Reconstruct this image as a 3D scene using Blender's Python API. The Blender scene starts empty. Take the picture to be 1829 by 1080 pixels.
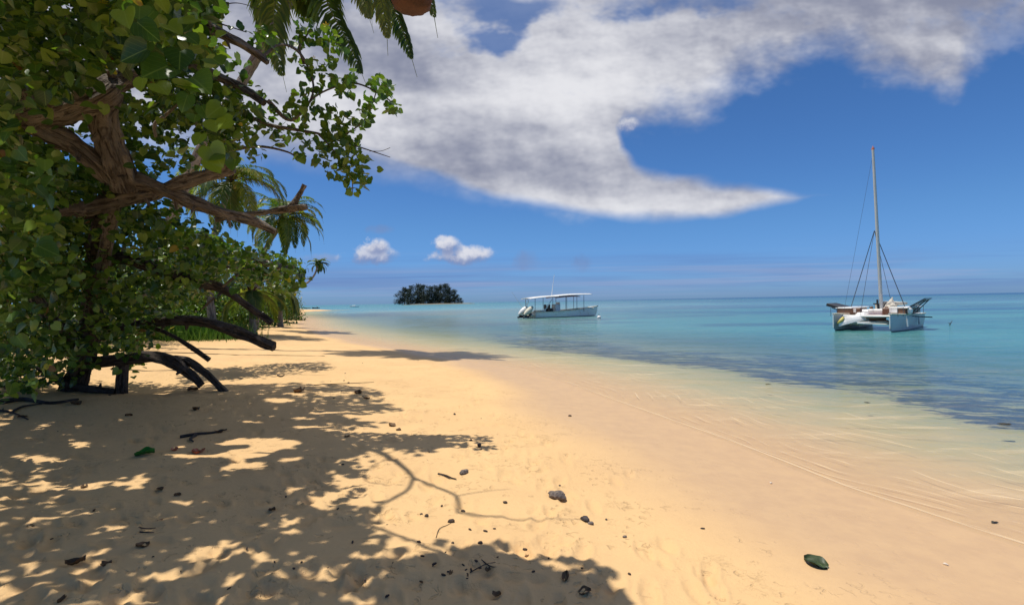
import bpy, math, random
import numpy as np
from mathutils import Vector, Matrix, noise as mnoise

random.seed(7); RNG = np.random.default_rng(7)
scene = bpy.context.scene
R_ = math.radians

# ------------------------------------------------------------------ camera
CZ = 1.5                                    # eye height
WZ = -0.35                                  # water level
F = 914.5
roll, pitch = R_(1.03), R_(0.11)
_r0 = Vector((1, 0, 0)); _f = Vector((0, math.cos(pitch), -math.sin(pitch))); _u0 = _r0.cross(_f)
_R = _r0 * math.cos(roll) - _u0 * math.sin(roll)
_U = _r0 * math.sin(roll) + _u0 * math.cos(roll)
cam_data = bpy.data.cameras.new("camera"); cam = bpy.data.objects.new("camera", cam_data)
scene.collection.objects.link(cam)
cam_data.sensor_width = 36; cam_data.lens = 18; cam_data.clip_start = 0.05; cam_data.clip_end = 40000
M = Matrix.Identity(4)
for i in range(3):
    M[i][0] = _R[i]; M[i][1] = _U[i]; M[i][2] = -_f[i]
M[2][3] = CZ
cam.matrix_world = M
scene.camera = cam

# ------------------------------------------------------------------ light
SUN_EL, SUN_AZ = R_(75.5), R_(-97)            # azimuth from +Y towards +X
SUN = Vector((math.cos(SUN_EL) * math.sin(SUN_AZ), math.cos(SUN_EL) * math.cos(SUN_AZ), math.sin(SUN_EL)))
sd = bpy.data.lights.new("sun", 'SUN'); sd.energy = 4.3; sd.angle = R_(0.53); sd.color = (1, 0.95, 0.86)
so = bpy.data.objects.new("sun", sd); scene.collection.objects.link(so)
so.rotation_euler = SUN.to_track_quat('Z', 'Y').to_euler()
scene.view_settings.view_transform = 'Standard'; scene.view_settings.look = 'None'
scene.view_settings.gamma = 1; scene.view_settings.exposure = 0.0
scene.cycles.max_bounces = 8; scene.cycles.transparent_max_bounces = 12
scene.cycles.diffuse_bounces = 4; scene.cycles.glossy_bounces = 3
scene.cycles.caustics_reflective = False; scene.cycles.caustics_refractive = False
scene.cycles.sample_clamp_indirect = 4
scene.cycles.use_denoising = True


# ------------------------------------------------------------------ node maths helper
class G:
    """a small expression builder on a node tree"""
    def __init__(s, nt): s.nt = nt
    def new(s, t, **kw):
        n = s.nt.nodes.new(t)
        for k, v in kw.items(): setattr(n, k, v)
        return n
    def link(s, a, b): s.nt.links.new(a, b)
    def put(s, sock, v):
        if isinstance(v, E): s.link(v.s, sock)
        elif isinstance(v, bpy.types.NodeSocket): s.link(v, sock)
        elif v is not None:
            sock.default_value = v
    def math(s, op, *a, clamp=False):
        n = s.new('ShaderNodeMath', operation=op); n.use_clamp = clamp
        for i, v in enumerate(a): s.put(n.inputs[i], v)
        return E(s, n.outputs[0])
    def smooth(s, x, lo, hi, a=0.0, b=1.0):
        n = s.new('ShaderNodeMapRange', interpolation_type='SMOOTHSTEP')
        for i, v in enumerate((x, lo, hi, a, b)): s.put(n.inputs[i], v)
        return E(s, n.outputs[0])
    def lin(s, x, lo, hi, a=0.0, b=1.0):
        n = s.new('ShaderNodeMapRange')
        for i, v in enumerate((x, lo, hi, a, b)): s.put(n.inputs[i], v)
        return E(s, n.outputs[0])
    def xyz(s, x=0.0, y=0.0, z=0.0):
        n = s.new('ShaderNodeCombineXYZ')
        for i, v in enumerate((x, y, z)): s.put(n.inputs[i], v)
        return E(s, n.outputs[0])
    def sep(s, v):
        n = s.new('ShaderNodeSeparateXYZ'); s.put(n.inputs[0], v)
        return [E(s, o) for o in n.outputs]
    def noise(s, vec, scale=1.0, detail=3.0, rough=0.5, dist=0.0, out=0):
        n = s.new('ShaderNodeTexNoise'); s.put(n.inputs['Vector'], vec)
        n.inputs['Scale'].default_value = scale; n.inputs['Detail'].default_value = detail
        n.inputs['Roughness'].default_value = rough; n.inputs['Distortion'].default_value = dist
        return E(s, n.outputs[out])
    def voro(s, vec, scale=1.0, rnd=1.0, feature='F1'):
        n = s.new('ShaderNodeTexVoronoi', feature=feature); s.put(n.inputs['Vector'], vec)
        n.inputs['Scale'].default_value = scale; n.inputs['Randomness'].default_value = rnd
        return E(s, n.outputs['Distance'])
    def mix(s, f, a, b, mode='MIX'):
        n = s.new('ShaderNodeMix', data_type='RGBA', blend_type=mode)
        s.put(n.inputs[0], f); s.put(n.inputs[6], col(a)); s.put(n.inputs[7], col(b))
        return E(s, n.outputs[2])
    def curve(s, x, pts, lo, hi):
        """float curve through pts (x in lo..hi, y in 0..1)"""
        n = s.new('ShaderNodeFloatCurve'); c = n.mapping.curves[0]
        t = s.lin(x, lo, hi); s.put(n.inputs[1], t)
        ps = [((a - lo) / (hi - lo), b) for a, b in pts]
        c.points[0].location = ps[0]; c.points[1].location = ps[-1]
        for p in ps[1:-1]: c.points.new(*p)
        for p in c.points: p.handle_type = 'AUTO_CLAMPED'
        n.mapping.update()
        return E(s, n.outputs[0])
    def attr(s, name, out='Fac'):
        n = s.new('ShaderNodeAttribute', attribute_name=name)
        return E(s, n.outputs[out])
    def pos(s): return E(s, s.new('ShaderNodeNewGeometry').outputs['Position'])
    def obj(s): return E(s, s.new('ShaderNodeTexCoord').outputs['Object'])
    def bump(s, h, strength=0.3, dist=0.02, normal=None):
        n = s.new('ShaderNodeBump'); n.inputs['Strength'].default_value = strength
        n.inputs['Distance'].default_value = dist; s.put(n.inputs['Height'], h)
        if normal is not None: s.put(n.inputs['Normal'], normal)
        return E(s, n.outputs[0])


class E:
    def __init__(self, g, s): self.g = g; self.s = s
    def __add__(a, b): return a.g.math('ADD', a, b)
    __radd__ = __add__
    def __sub__(a, b): return a.g.math('SUBTRACT', a, b)
    def __rsub__(a, b): return a.g.math('SUBTRACT', b, a)
    def __mul__(a, b): return a.g.math('MULTIPLY', a, b)
    __rmul__ = __mul__
    def __truediv__(a, b): return a.g.math('DIVIDE', a, b)
    def vmul(a, v):
        n = a.g.new('ShaderNodeVectorMath', operation='MULTIPLY'); a.g.put(n.inputs[0], a); n.inputs[1].default_value = v
        return E(a.g, n.outputs[0])
    def vadd(a, v):
        n = a.g.new('ShaderNodeVectorMath', operation='ADD'); a.g.put(n.inputs[0], a); a.g.put(n.inputs[1], v)
        return E(a.g, n.outputs[0])
    def max(a, b): return a.g.math('MAXIMUM', a, b)
    def min(a, b): return a.g.math('MINIMUM', a, b)


def col(c):
    if isinstance(c, (tuple, list)) and len(c) == 3: return (*c, 1.0)
    return c


def srgb(r, g, b):
    f = lambda v: (v / 255 / 12.92) if v / 255 <= .04045 else ((v / 255 + .055) / 1.055) ** 2.4
    return (f(r), f(g), f(b))


# picture pixel (of the 1829 px wide photograph) -> direction / point on a vertical slice Y
def ray(px, py):
    return _f + _R * ((px - 914.5) / F) + _U * ((540 - py) / F)
def at(px, py, Y):
    d = ray(px, py); t = Y / d.y
    return Vector((d.x * t, Y, CZ + d.z * t))
def at_z(px, py, z):
    d = ray(px, py); t = (z - CZ) / d.z
    return Vector((d.x * t, d.y * t, z))
def uv(px, py):
    d = ray(px, py); return d.x / d.y, d.z / d.y

# ------------------------------------------------------------------ sky with its clouds
def build_world():
    w = bpy.data.worlds.new("World"); scene.world = w; w.use_nodes = True
    w.cycles.sampling_method = 'MANUAL'; w.cycles.sample_map_resolution = 256
    nt = w.node_tree; nt.nodes.clear(); g = G(nt)
    sky = g.new('ShaderNodeTexSky', sky_type='NISHITA'); sky.sun_disc = False
    sky.sun_elevation = SUN_EL; sky.sun_rotation = SUN_AZ
    sky.air_density = 1.0; sky.dust_density = 0.3; sky.ozone_density = 4.0; sky.altitude = 0
    tc = g.new('ShaderNodeTexCoord')
    x, y, z = g.sep(tc.outputs['Generated'])
    yy = y.max(0.08)
    u, v = x / yy, z.max(0.0) / yy
    # deep tropical blue: the clear air takes red and green out of the sky low down
    el = g.smooth(z, 0.0, .5)
    t0 = g.mix(g.smooth(z, .0, .16), SKY_TINT[0], SKY_TINT[1])
    tint = g.mix(el, t0, SKY_TINT[2])
    skyc = g.mix(1.0, E(g, sky.outputs[0]), tint, 'MULTIPLY')
    P = g.xyz(u, v, 0.0); P2 = g.xyz(u * .9 - v * .2, v * 1.35 + u * .1, 0.3)
    n1 = g.noise(P2, 3.0, 5, .55)
    n2 = g.noise(P2, 8.0, 4, .60)
    nn = g.noise(g.xyz(u, v, 4.0), 26.0, 4, .6)
    wp = g.new('ShaderNodeTexNoise'); g.put(wp.inputs['Vector'], P2); wp.inputs['Scale'].default_value = 4.5; wp.inputs['Detail'].default_value = 3
    wr, wg, wb = g.sep(wp.outputs['Color'])
    uw = u + (wr - .5) * .10; vw = v + (wg - .5) * .07
    uh = u + (wr - .5) * .30; vh = v + (wg - .5) * .16 + (n2 - .5) * .10
    LO, HI = -1.3, 1.3
    def C(pts): return g.curve(uw, [uv(*p) for p in pts], LO, HI)
    low = C([(-200, 250), (300, 285), (560, 300), (640, 305), (720, 318), (800, 340), (900, 366), (1000, 378), (1080, 382),
             (1105, 300), (1118, 228), (1180, 215), (1260, 196), (1330, 158), (1400, 134), (1460, 112), (1520, 130), (1600, 152), (1690, 172), (1740, 128), (1829, 80), (2000, 30)])
    dM = vw - low
    tl = C([(800, 330), (900, 366), (1000, 378), (1150, 392), (1280, 390), (1380, 368), (1440, 348), (1500, 340), (1900, 330)])
    tu = C([(800, 200), (1000, 205), (1090, 240), (1150, 292), (1250, 316), (1340, 330), (1440, 344), (1500, 345), (1900, 345)])
    dT = (vw - tl).min(tu - vw)
    fray = ((n2 - .5) * .15 + (n1 - .5) * .10) * g.smooth(u, -.25, .30, .30, 1.0)
    mM = g.smooth(dM.min(.5) + fray, -0.02, 0.085)
    mT = g.smooth(dT + (n2 - .5) * .016, -0.004, 0.026)
    def hole(px, py, rx, ry, k, uu=uh, vv_=vh):
        a, b = uv(px, py)
        q = g.math('POWER', (uu - a) * (1 / rx), 2.0) + g.math('POWER', (vv_ - b) * (1 / ry), 2.0)
        return g.math('EXPONENT', q * -1.0) * k
    hs = hole(870, 45, .12, .06, 1.0) + hole(1240, -5, .20, .055, 1.0) + hole(1500, 95, .05, .035, .95) + hole(1800, 30, .16, .10, .8) + hole(790, -30, .3, .06, .6) + hole(960, 30, .10, .04, .6)
    mM = mM * g.smooth(hs * .62 + (n1 - .5) * 1.3 + (n2 - .5) * 1.9 + g.smooth(v, .38, .60, -.25, .05), .22, .85, 1.0, 0.16)
    mask = mM.max(mT)
    a1 = g.noise(P2.vadd((.025, .04, 0)), 3.0, 5, .55)
    a2 = g.noise(P2.vadd((.010, .016, 0)), 8.0, 4, .60)
    n5 = g.noise(P2, 19.0, 3, .6); a5 = g.noise(P2.vadd((.004, .007, 0)), 19.0, 3, .6)
    rel = (n1 - a1) * 3.4 + (n2 - a2) * 1.1 + (n5 - a5) * .45
    streak = g.noise(g.xyz(u * 1.0 + v * .5, v * 3.6 + u * .25, 8.0), 2.0, 3, .50, .2)
    tone = rel * .75 + g.smooth(streak, .34, .66) * .36 + .36 + g.smooth(g.math('ABSOLUTE', dM.max(dT * -1.0).min(.4) - .025), .05, .0) * .0
    def H(*a): return hole(*a, uu=uw, vv_=vw)
    tone = tone + H(1180, 110, .22, .10, .24) + H(1010, 205, .2, .07, .22) + H(900, 350, .4, .035, .14) - H(860, 258, .28, .06, .16) - H(1170, 334, .14, .012, .16) + H(1230, 368, .24, .018, .24) + H(960, 366, .22, .02, .12) - H(1640, 50, .2, .1, .12) - H(1400, 40, .2, .08, .06) + H(760, 190, .12, .05, .2)
    ccol = g.mix(g.smooth(tone, -.05, 1.25), srgb(136, 141, 162), srgb(232, 232, 236))
    S = 1.0 / WS
    def sc(c): return tuple(k * S for k in c)
    base = skyc
    vv = g.noise(g.xyz(u * .8, v * 12.0, 2.0), 2.0, 4, .6, .3)
    _, b0 = uv(914, 500)
    band = g.math('EXPONENT', g.math('POWER', (v - b0) * 28.0, 2.0) * -1.0)
    veil = g.smooth(vv, .40, .66) * band * .6
    v3 = g.noise(g.xyz(u * .7, v * 34.0, 6.0), 1.6, 4, .6, .2)
    base = g.mix(veil, base, sc(srgb(112, 136, 188)))
    base = g.mix(g.smooth(v3, .50, .66) * band * .55, base, sc(srgb(150, 168, 206)))
    base = g.mix(g.smooth(v3, .48, .36) * band * .45, base, sc(srgb(92, 122, 184)))
    for (px, py, rx, ry, br, top) in ((826, 455, 66, 21, 1.0, 1), (800, 440, 32, 20, 1.0, 1), (665, 455, 56, 19, .85, 1), (676, 440, 24, 17, 1.0, 1),
                                 (940, 468, 30, 20, .08, 0), (1039, 469, 22, 22, .02, 0), (682, 410, 28, 10, .05, 0), (575, 460, 44, 10, .25, 0),
                                 (1122, 220, 24, 15, .95, 1)):
        a, b = uv(px, py)
        uu2 = u + (nn - .5) * .035; vv2 = v + (wb - .5) * .02
        hh = (vv2 - b) * (F / ry)
        q = g.math('POWER', (uu2 - a) * (F / rx), 2.0) + g.math('POWER', hh, 2.0)
        mk = g.smooth((1.0 - q) + (nn - .5) * 2.6, .0, .95 if top else 1.6)
        hi_ = tuple(srgb(110, 134, 182)[i] * (1 - br) + srgb(222, 223, 232)[i] * br for i in range(3))
        cc = g.mix(g.smooth(hh + (nn - .5) * 3.0, -.6, .6), sc(srgb(126, 143, 186)), sc(hi_))
        base = g.mix(mk * (.55 + .42 * br), base, cc)
    cc = g.new('ShaderNodeVectorMath', operation='SCALE'); g.put(cc.inputs[0], ccol); cc.inputs['Scale'].default_value = S
    full = g.mix(mask * .97, base, E(g, cc.outputs[0]))
    full = g.mix(g.smooth(y, .0, .16), skyc, full)
    bg = g.new('ShaderNodeBackground'); g.put(bg.inputs[0], full); bg.inputs[1].default_value = WS
    o = g.new('ShaderNodeOutputWorld'); g.link(bg.outputs[0], o.inputs[0])
SKY_TINT = ((.34, .60, 1.22), (.42, .70, 1.08), (.40, .68, 1.00))
WS = 0.10
build_world()

# ------------------------------------------------------------------ mesh helpers
def link(o): scene.collection.objects.link(o); return o
def np_mesh(name, V, faces, attrs=None, smooth=True, mats=None):
    """V (n,3); faces: list of (m,k) int arrays"""
    me = bpy.data.meshes.new(name)
    V = np.asarray(V, np.float32)
    me.vertices.add(len(V)); me.vertices.foreach_set('co', V.ravel())
    loops = np.concatenate([f.ravel() for f in faces]).astype(np.int32)
    tot = np.concatenate([np.full(len(f), f.shape[1], np.int32) for f in faces])
    st = np.concatenate([[0], np.cumsum(tot)[:-1]]).astype(np.int32)
    me.loops.add(len(loops)); me.loops.foreach_set('vertex_index', loops)
    me.polygons.add(len(tot)); me.polygons.foreach_set('loop_start', st)
    if smooth: me.polygons.foreach_set('use_smooth', np.ones(len(tot), bool))
    for k, a in (attrs or {}).items():
        a = np.asarray(a, np.float32)
        if a.ndim == 1:
            at_ = me.attributes.new(k, 'FLOAT', 'POINT'); at_.data.foreach_set('value', a)
        else:
            at_ = me.attributes.new(k, 'FLOAT_VECTOR', 'POINT'); at_.data.foreach_set('vector', a.ravel())
    me.update(calc_edges=True); me.validate()
    for m in (mats or []): me.materials.append(m)
    return me


class MB:
    """collects shapes, builds one mesh object"""
    def __init__(s): s.v = []; s.f = []; s.m = []; s.mi = 0; s.bk = {}
    def add(s, vs, fs):
        n = len(s.v); s.v += [tuple(v) for v in vs]
        s.f += [tuple(i + n for i in f) for f in fs]; s.m += [s.mi] * len(fs)
        return s
    def box(s, c, d, rz=0, bev=0.0, mat=None):
        cx, cy, cz = c; hx, hy, hz = d[0] / 2, d[1] / 2, d[2] / 2
        b = min(bev, hx * .9, hy * .9, hz * .9)
        if b <= 0:
            vs = [Vector((x, y, z)) for z in (-hz, hz) for x, y in ((-hx, -hy), (hx, -hy), (hx, hy), (-hx, hy))]
            fs = [(0, 3, 2, 1), (4, 5, 6, 7), (0, 1, 5, 4), (1, 2, 6, 5), (2, 3, 7, 6), (3, 0, 4, 7)]
        else:
            vs = []; rings = []
            for z, k in ((-hz, b), (-hz + b, 0), (hz - b, 0), (hz, b)):
                ring = []
                for x, y in ((-1, -1), (1, -1), (1, 1), (-1, 1)):
                    X, Y = x * (hx - k), y * (hy - k)
                    a = (X, Y + (-y) * (b if k == 0 else 0)); c2 = (X + (-x) * (b if k == 0 else 0), Y)
                    pr = (a, c2) if x * y < 0 else (a, c2)
                    order = (c2, a) if (x, y) in ((1, -1), (-1, 1)) else (a, c2)
                    for q in order: ring.append(len(vs)); vs.append(Vector((q[0], q[1], z)))
                rings.append(ring)
            fs = [tuple(reversed(rings[0])), tuple(rings[3])]
            for a, c2 in zip(rings, rings[1:]):
                for i in range(8): j = (i + 1) % 8; fs.append((a[i], a[j], c2[j], c2[i]))
        R = Matrix.Rotation(rz, 3, 'Z')
        vs = [(R @ v if mat is None else mat @ v) + Vector(c) for v in vs]
        return s.add(vs, fs)
    def tube(s, pts, rad, n=8, cap=True, jit=0.0, seed=0, flat=1.0):
        pts = [Vector(p) for p in pts]; m = len(pts)
        if not hasattr(rad, '__len__'): rad = [rad] * m
        vs = []; fs = []; b0_ = len(s.v); ln_ = 0.0
        up = Vector((0, 0, 1)); t0 = (pts[1] - pts[0]).normalized()
        if abs(t0.dot(up)) > .95: up = Vector((0, 1, 0))
        nrm = (up - t0 * up.dot(t0)).normalized()
        for i, p in enumerate(pts):
            t = (pts[min(i + 1, m - 1)] - pts[max(i - 1, 0)]).normalized()
            nrm = (nrm - t * nrm.dot(t)).normalized(); bn = t.cross(nrm)
            if i: ln_ += (p - pts[i - 1]).length
            for k in range(n): s.bk[b0_ + i * n + k] = (math.cos(6.28318 * k / n) * max(rad[i], .02), math.sin(6.28318 * k / n) * max(rad[i], .02), ln_ + rad[0] * 7)
            for k in range(n):
                a = 2 * math.pi * k / n; r = rad[i]
                if jit:
                    r *= 1 + jit * mnoise.noise(Vector((p.x * 2 + math.cos(a) * 1.3 + seed, p.y * 2 + math.sin(a) * 1.3, p.z * 2 + i * .07))) * 2
                    if n > 9: r *= 1 + jit * .55 * mnoise.noise(Vector((math.cos(a) * 3.2 + seed, math.sin(a) * 3.2, i * .16))) * 2
                vs.append(p + nrm * (math.cos(a) * r * flat) + bn * (math.sin(a) * r))
        for i in range(m - 1):
            for k in range(n):
                k2 = (k + 1) % n
                fs.append((i * n + k, i * n + k2, (i + 1) * n + k2, (i + 1) * n + k))
        if cap:
            fs.append(tuple(range(n - 1, -1, -1))); fs.append(tuple((m - 1) * n + k for k in range(n)))
        return s.add(vs, fs)
    def loft(s, rings, closed=True, cap=True):
        n = len(rings[0]); vs = [p for r in rings for p in r]; fs = []
        for i in range(len(rings) - 1):
            for k in range(n if closed else n - 1):
                k2 = (k + 1) % n
                fs.append((i * n + k, i * n + k2, (i + 1) * n + k2, (i + 1) * n + k))
        if cap:
            fs.append(tuple(range(n - 1, -1, -1))); fs.append(tuple((len(rings) - 1) * n + k for k in range(n)))
        return s.add(vs, fs)
    def build(s, name, mats, parent=None, smooth=False, loc=None):
        me = bpy.data.meshes.new(name); me.from_pydata(s.v, [], s.f); me.update()
        for m in (mats if isinstance(mats, (list, tuple)) else [mats]): me.materials.append(m)
        me.polygons.foreach_set('material_index', s.m)
        if smooth: me.polygons.foreach_set('use_smooth', [True] * len(s.f))
        if len(s.bk) == len(s.v):
            ba = me.attributes.new('barkuv', 'FLOAT_VECTOR', 'POINT'); ba.data.foreach_set('vector', [c_ for i in range(len(s.v)) for c_ in s.bk[i]])
        o = link(bpy.data.objects.new(name, me))
        if smooth == 'auto':
            me.set_sharp_from_angle(angle=R_(40))
        if parent is not None: o.parent = parent
        if loc is not None: o.location = loc
        return o


def spline(pts, step=8, closed=False):
    """catmull-rom through pts (each any-length tuple)"""
    P = [np.array(p, float) for p in pts]; out = []
    P = [2 * P[0] - P[1]] + P + [2 * P[-1] - P[-2]]
    for i in range(1, len(P) - 2):
        for k in range(step):
            t = k / step; a, b, c, d = P[i - 1:i + 3]
            out.append(.5 * ((2 * b) + (c - a) * t + (2 * a - 5 * b + 4 * c - d) * t * t + (3 * b - a - 3 * c + d) * t ** 3))
    out.append(P[-2]); return out


def tag(o, label=None, cat=None, group=None, kind=None):
    if label: o['label'] = label
    if cat: o['category'] = cat
    if group: o['group'] = group
    if kind: o['kind'] = kind
    return o
def empty(name, loc, rz=0, label=None, cat=None, group=None):
    o = link(bpy.data.objects.new(name, None)); o.location = loc; o.rotation_euler = (0, 0, rz)
    return tag(o, label, cat, group)
def copy_tree(o, parent=None):
    c = o.copy(); link(c)
    if parent is not None: c.parent = parent
    for ch in list(o.children): copy_tree(ch, c)
    return c


def material(name):
    m = bpy.data.materials.new(name); m.use_nodes = True; m.node_tree.nodes.clear()
    g = G(m.node_tree); p = g.new('ShaderNodeBsdfPrincipled'); o = g.new('ShaderNodeOutputMaterial')
    g.link(p.outputs[0], o.inputs[0]); return m, g, p, o
def simple(name, c, rough=.5, var=.12, scale=6.0, metal=0, dirt=None, spec=.5):
    m, g, p, o = material(name)
    n = g.noise(g.obj(), scale, 5, .6)
    c2 = tuple(k * (1 - var * 2) for k in c) if dirt is None else dirt
    g.put(p.inputs['Base Color'], g.mix(g.smooth(n, .45, .8), c, c2))
    g.put(p.inputs['Roughness'], g.lin(n, 0, 1, rough * .8, min(1, rough * 1.2)))
    p.inputs['Metallic'].default_value = metal
    p.inputs['Specular IOR Level'].default_value = spec
    return m

# value noise (numpy)
def _hash(ix, iy, s):
    h = (ix.astype(np.int64) * 374761393 + iy.astype(np.int64) * 668265263 + s * 1442695041) & 0xFFFFFFFF
    h = ((h ^ (h >> 13)) * 1274126177) & 0xFFFFFFFF
    return ((h ^ (h >> 16)) & 0xFFFFFF) / float(0xFFFFFF)
def vnoise(x, y, s=0):
    x = np.asarray(x, float); y = np.asarray(y, float)
    ix, iy = np.floor(x), np.floor(y); fx, fy = x - ix, y - iy
    fx = fx * fx * fx * (fx * (fx * 6 - 15) + 10); fy = fy * fy * fy * (fy * (fy * 6 - 15) + 10)
    a, b = _hash(ix, iy, s), _hash(ix + 1, iy, s); c, d = _hash(ix, iy + 1, s), _hash(ix + 1, iy + 1, s)
    return (a + (b - a) * fx) * (1 - fy) + (c + (d - c) * fx) * fy - .5
def sstep(x, a, b):
    t = np.clip((x - a) / (b - a), 0, 1); return t * t * (3 - 2 * t)

# ------------------------------------------------------------------ shoreline, sea bed, beach
_sp = [(1829, 975), (1660, 920), (1500, 868), (1300, 787), (1200, 752), (1100, 716), (1010, 682), (930, 660), (860, 648), (790, 636), (700, 622), (640, 611), (582, 598),
       (559, 589), (540, 581), (544, 572), (540, 566), (543, 561), (546, 557)]
shore_pts = [tuple(at_z(px, py, WZ)[:2]) for px, py in _sp]
shore_line = [(60, -300), (16, -30), (8.2, -5), (5.6, 2)] + shore_pts + [(-60, 172), (-75, 182), (-400, 230), (-4000, 500)]
LAND = np.array(shore_line + [(-4000, -3000), (60, -3000)])
def shore_dist(x, y):
    """metres from the water's edge, positive on the sea side"""
    x = np.atleast_1d(np.asarray(x, float)); y = np.atleast_1d(np.asarray(y, float))
    d2 = np.full(x.shape, 1e18); L = np.array(shore_line)
    for (ax, ay), (bx, by) in zip(L[:-1], L[1:]):
        ex, ey = bx - ax, by - ay
        t = np.clip(((x - ax) * ex + (y - ay) * ey) / (ex * ex + ey * ey), 0, 1)
        d2 = np.minimum(d2, (x - ax - t * ex) ** 2 + (y - ay - t * ey) ** 2)
    ins = np.zeros(x.shape, bool)
    for (ax, ay), (bx, by) in zip(LAND, np.roll(LAND, -1, 0)):
        c = (ay > y) != (by > y)
        with np.errstate(divide='ignore', invalid='ignore'):
            ins ^= c & (x < (bx - ax) * (y - ay) / (by - ay) + ax)
    d = np.sqrt(d2); d = np.where(ins, -d, d)
    return d
def relief(x, y):
    return (vnoise(x * .9, y * .9, 1) * .05 + vnoise(x * 2.6, y * 2.6, 2) * .022 + vnoise(x * 6.5, y * 6.5, 3) * .010)
def ground_z(x, y, s=None, fine=True):
    x = np.atleast_1d(np.asarray(x, float)); y = np.atleast_1d(np.asarray(y, float))
    if s is None: s = shore_dist(x, y)
    d = np.maximum(-s, 0)
    far = sstep(y, 25, 60)
    z = WZ + (.42 + .05 * far) * (1 - np.exp(-(d / 3.6) ** 1.25)) + .55 * sstep(d, 8.0, 14) + .45 * sstep(d, 7.5, 11) * sstep(y, 13, 19) + .5 * sstep(d, 12, 30)
    if fine: z = z + relief(x, y) * sstep(d, 1.2, 3.5)
    dep = 1.5 * (1 - np.exp(-np.maximum(s, 0) / 24)) + 12 * sstep(np.hypot(x, y), 350, 700)
    return np.where(s > 0, WZ - dep, z)
def gz(x, y): return float(ground_z(x, y)[0])
def gp(px, py):
    """where the view line of a picture point meets the beach"""
    d = ray(px, py); t = np.geomspace(1.2, 400, 900)
    z = CZ + d.z * t; h = ground_z(d.x * t, d.y * t)
    i = int(np.argmax(z < h)); i = max(i, 1)
    a, b = z[i - 1] - h[i - 1], z[i] - h[i]; k = a / (a - b) if a != b else 0
    tt = t[i - 1] + (t[i] - t[i - 1]) * k
    return Vector((d.x * tt, d.y * tt, CZ + d.z * tt))

def polar_grid():
    r = np.concatenate([np.geomspace(.7, 160, 400), np.geomspace(170, 12000, 70)])
    a = np.concatenate([np.linspace(-60, 60, 641), np.linspace(63, 297, 60)])
    A = np.radians(a); rr, aa = np.meshgrid(r, A, indexing='ij')
    x, y = rr * np.sin(aa), rr * np.cos(aa)
    n, m = rr.shape; idx = np.arange(n * m).reshape(n, m)
    nx = np.roll(idx, -1, 1)
    q = np.stack([idx[:-1], nx[:-1], nx[1:], idx[1:]], -1).reshape(-1, 4)
    q = q[:, ::-1]
    c = n * m
    tri = np.stack([np.full(m, c), idx[0], nx[0]], -1)[:, ::-1]
    return np.append(x.ravel(), 0), np.append(y.ravel(), 0), q, tri
GX, GY, GQ, GT = polar_grid()
GS = shore_dist(GX, GY)

footprints = []
for (px, py, ang) in ((945, 780, 20), (975, 792, 30), (905, 808, 10), (930, 812, 15), (965, 840, 5), (900, 850, 20), (1010, 822, 40), (1000, 860, 10),
                      (1060, 905, 30), (1150, 985, 30), (1175, 995, 40), (1160, 1060, 20), (1245, 1060, 35), (1275, 1050, 20), (1100, 860, 30), (880, 745, 0),
                      (820, 725, 10), (745, 745, 20), (1040, 985, 15), (960, 935, 20), (700, 850, 0), (760, 870, 50), (640, 880, 10), (560, 730, 0), (460, 650, 0), (600, 660, 10), (520, 640, 0)):
    p = gp(px, py); footprints.append((p.x, p.y, R_(ang + 60), .13, .05))
    footprints.append((p.x + random.uniform(-.3, .3), p.y + random.uniform(.1, .3), R_(ang + random.uniform(30, 100)), .11, .045))
for i in range(420):
    px, py = random.uniform(0, 1100), 640 + 440 * random.random() ** 1.2
    if py < 700 and px < 420: continue
    if px > 800 + (py - 640) * .9: continue
    p = gp(px, py); footprints.append((p.x, p.y, random.uniform(0, 3.14), random.uniform(.07, .13), random.uniform(.035, .055)))

def build_ground():
    Z = ground_z(GX, GY, GS)
    near = (GY > 1) & (GY < 26) & (GS < -1.2)
    ii = np.where(near)[0]; xs, ys = GX[ii], GY[ii]; dz = np.zeros(len(ii))
    for (fx, fy, a, L, W) in footprints:
        k = np.where((abs(xs - fx) < .4) & (abs(ys - fy) < .4))[0]
        if not len(k): continue
        dx, dy = xs[k] - fx, ys[k] - fy
        u = dx * math.cos(a) + dy * math.sin(a); v = -dx * math.sin(a) + dy * math.cos(a)
        q = np.sqrt((u / L) ** 2 + (v / W) ** 2)
        dz[k] += -.016 * np.exp(-(q ** 4)) + .007 * np.exp(-((q - 1.35) / .3) ** 2)
    Z[ii] += dz
    n = vnoise(GX * .5, GY * .5, 21) * .9 + vnoise(GX * 1.7, GY * 1.7, 22) * .25
    wl = 1.35 * (1 - sstep(GY, 6, 22)) + .55
    wet = sstep(GS + n * .45, -wl - .65, -wl + .55)
    return Z, wet
GZ, WET = build_ground()
# sea grass on the sea bed: an irregular belt off the beach and loose beds farther out
def grass_mask(x, y, s):
    side = sstep(x / np.maximum(y, 1), -.18, .06)
    lowf = vnoise(x * .22, y * .10, 31) * 1.2 + vnoise(x * .8, y * .45, 32) * .7
    belt = sstep(s + lowf * 2.2, 4.3, 7.0) * (1 - sstep(s + lowf * 6, 10.5, 17.0)) * side
    rd = np.hypot(x, y)
    out = sstep(vnoise(x * .05, y * .022, 33) + .6 * vnoise(x * .2, y * .07, 34) + .2 * sstep(x / np.maximum(y, 1), .4, 1.0), .10, .26) * sstep(s, 11, 18) * (1 - sstep(rd, 160, 420))
    return np.maximum(belt, out * .75 * sstep(x / np.maximum(y, 1), -.3, .1))
SG = grass_mask(GX, GY, GS)

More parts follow.
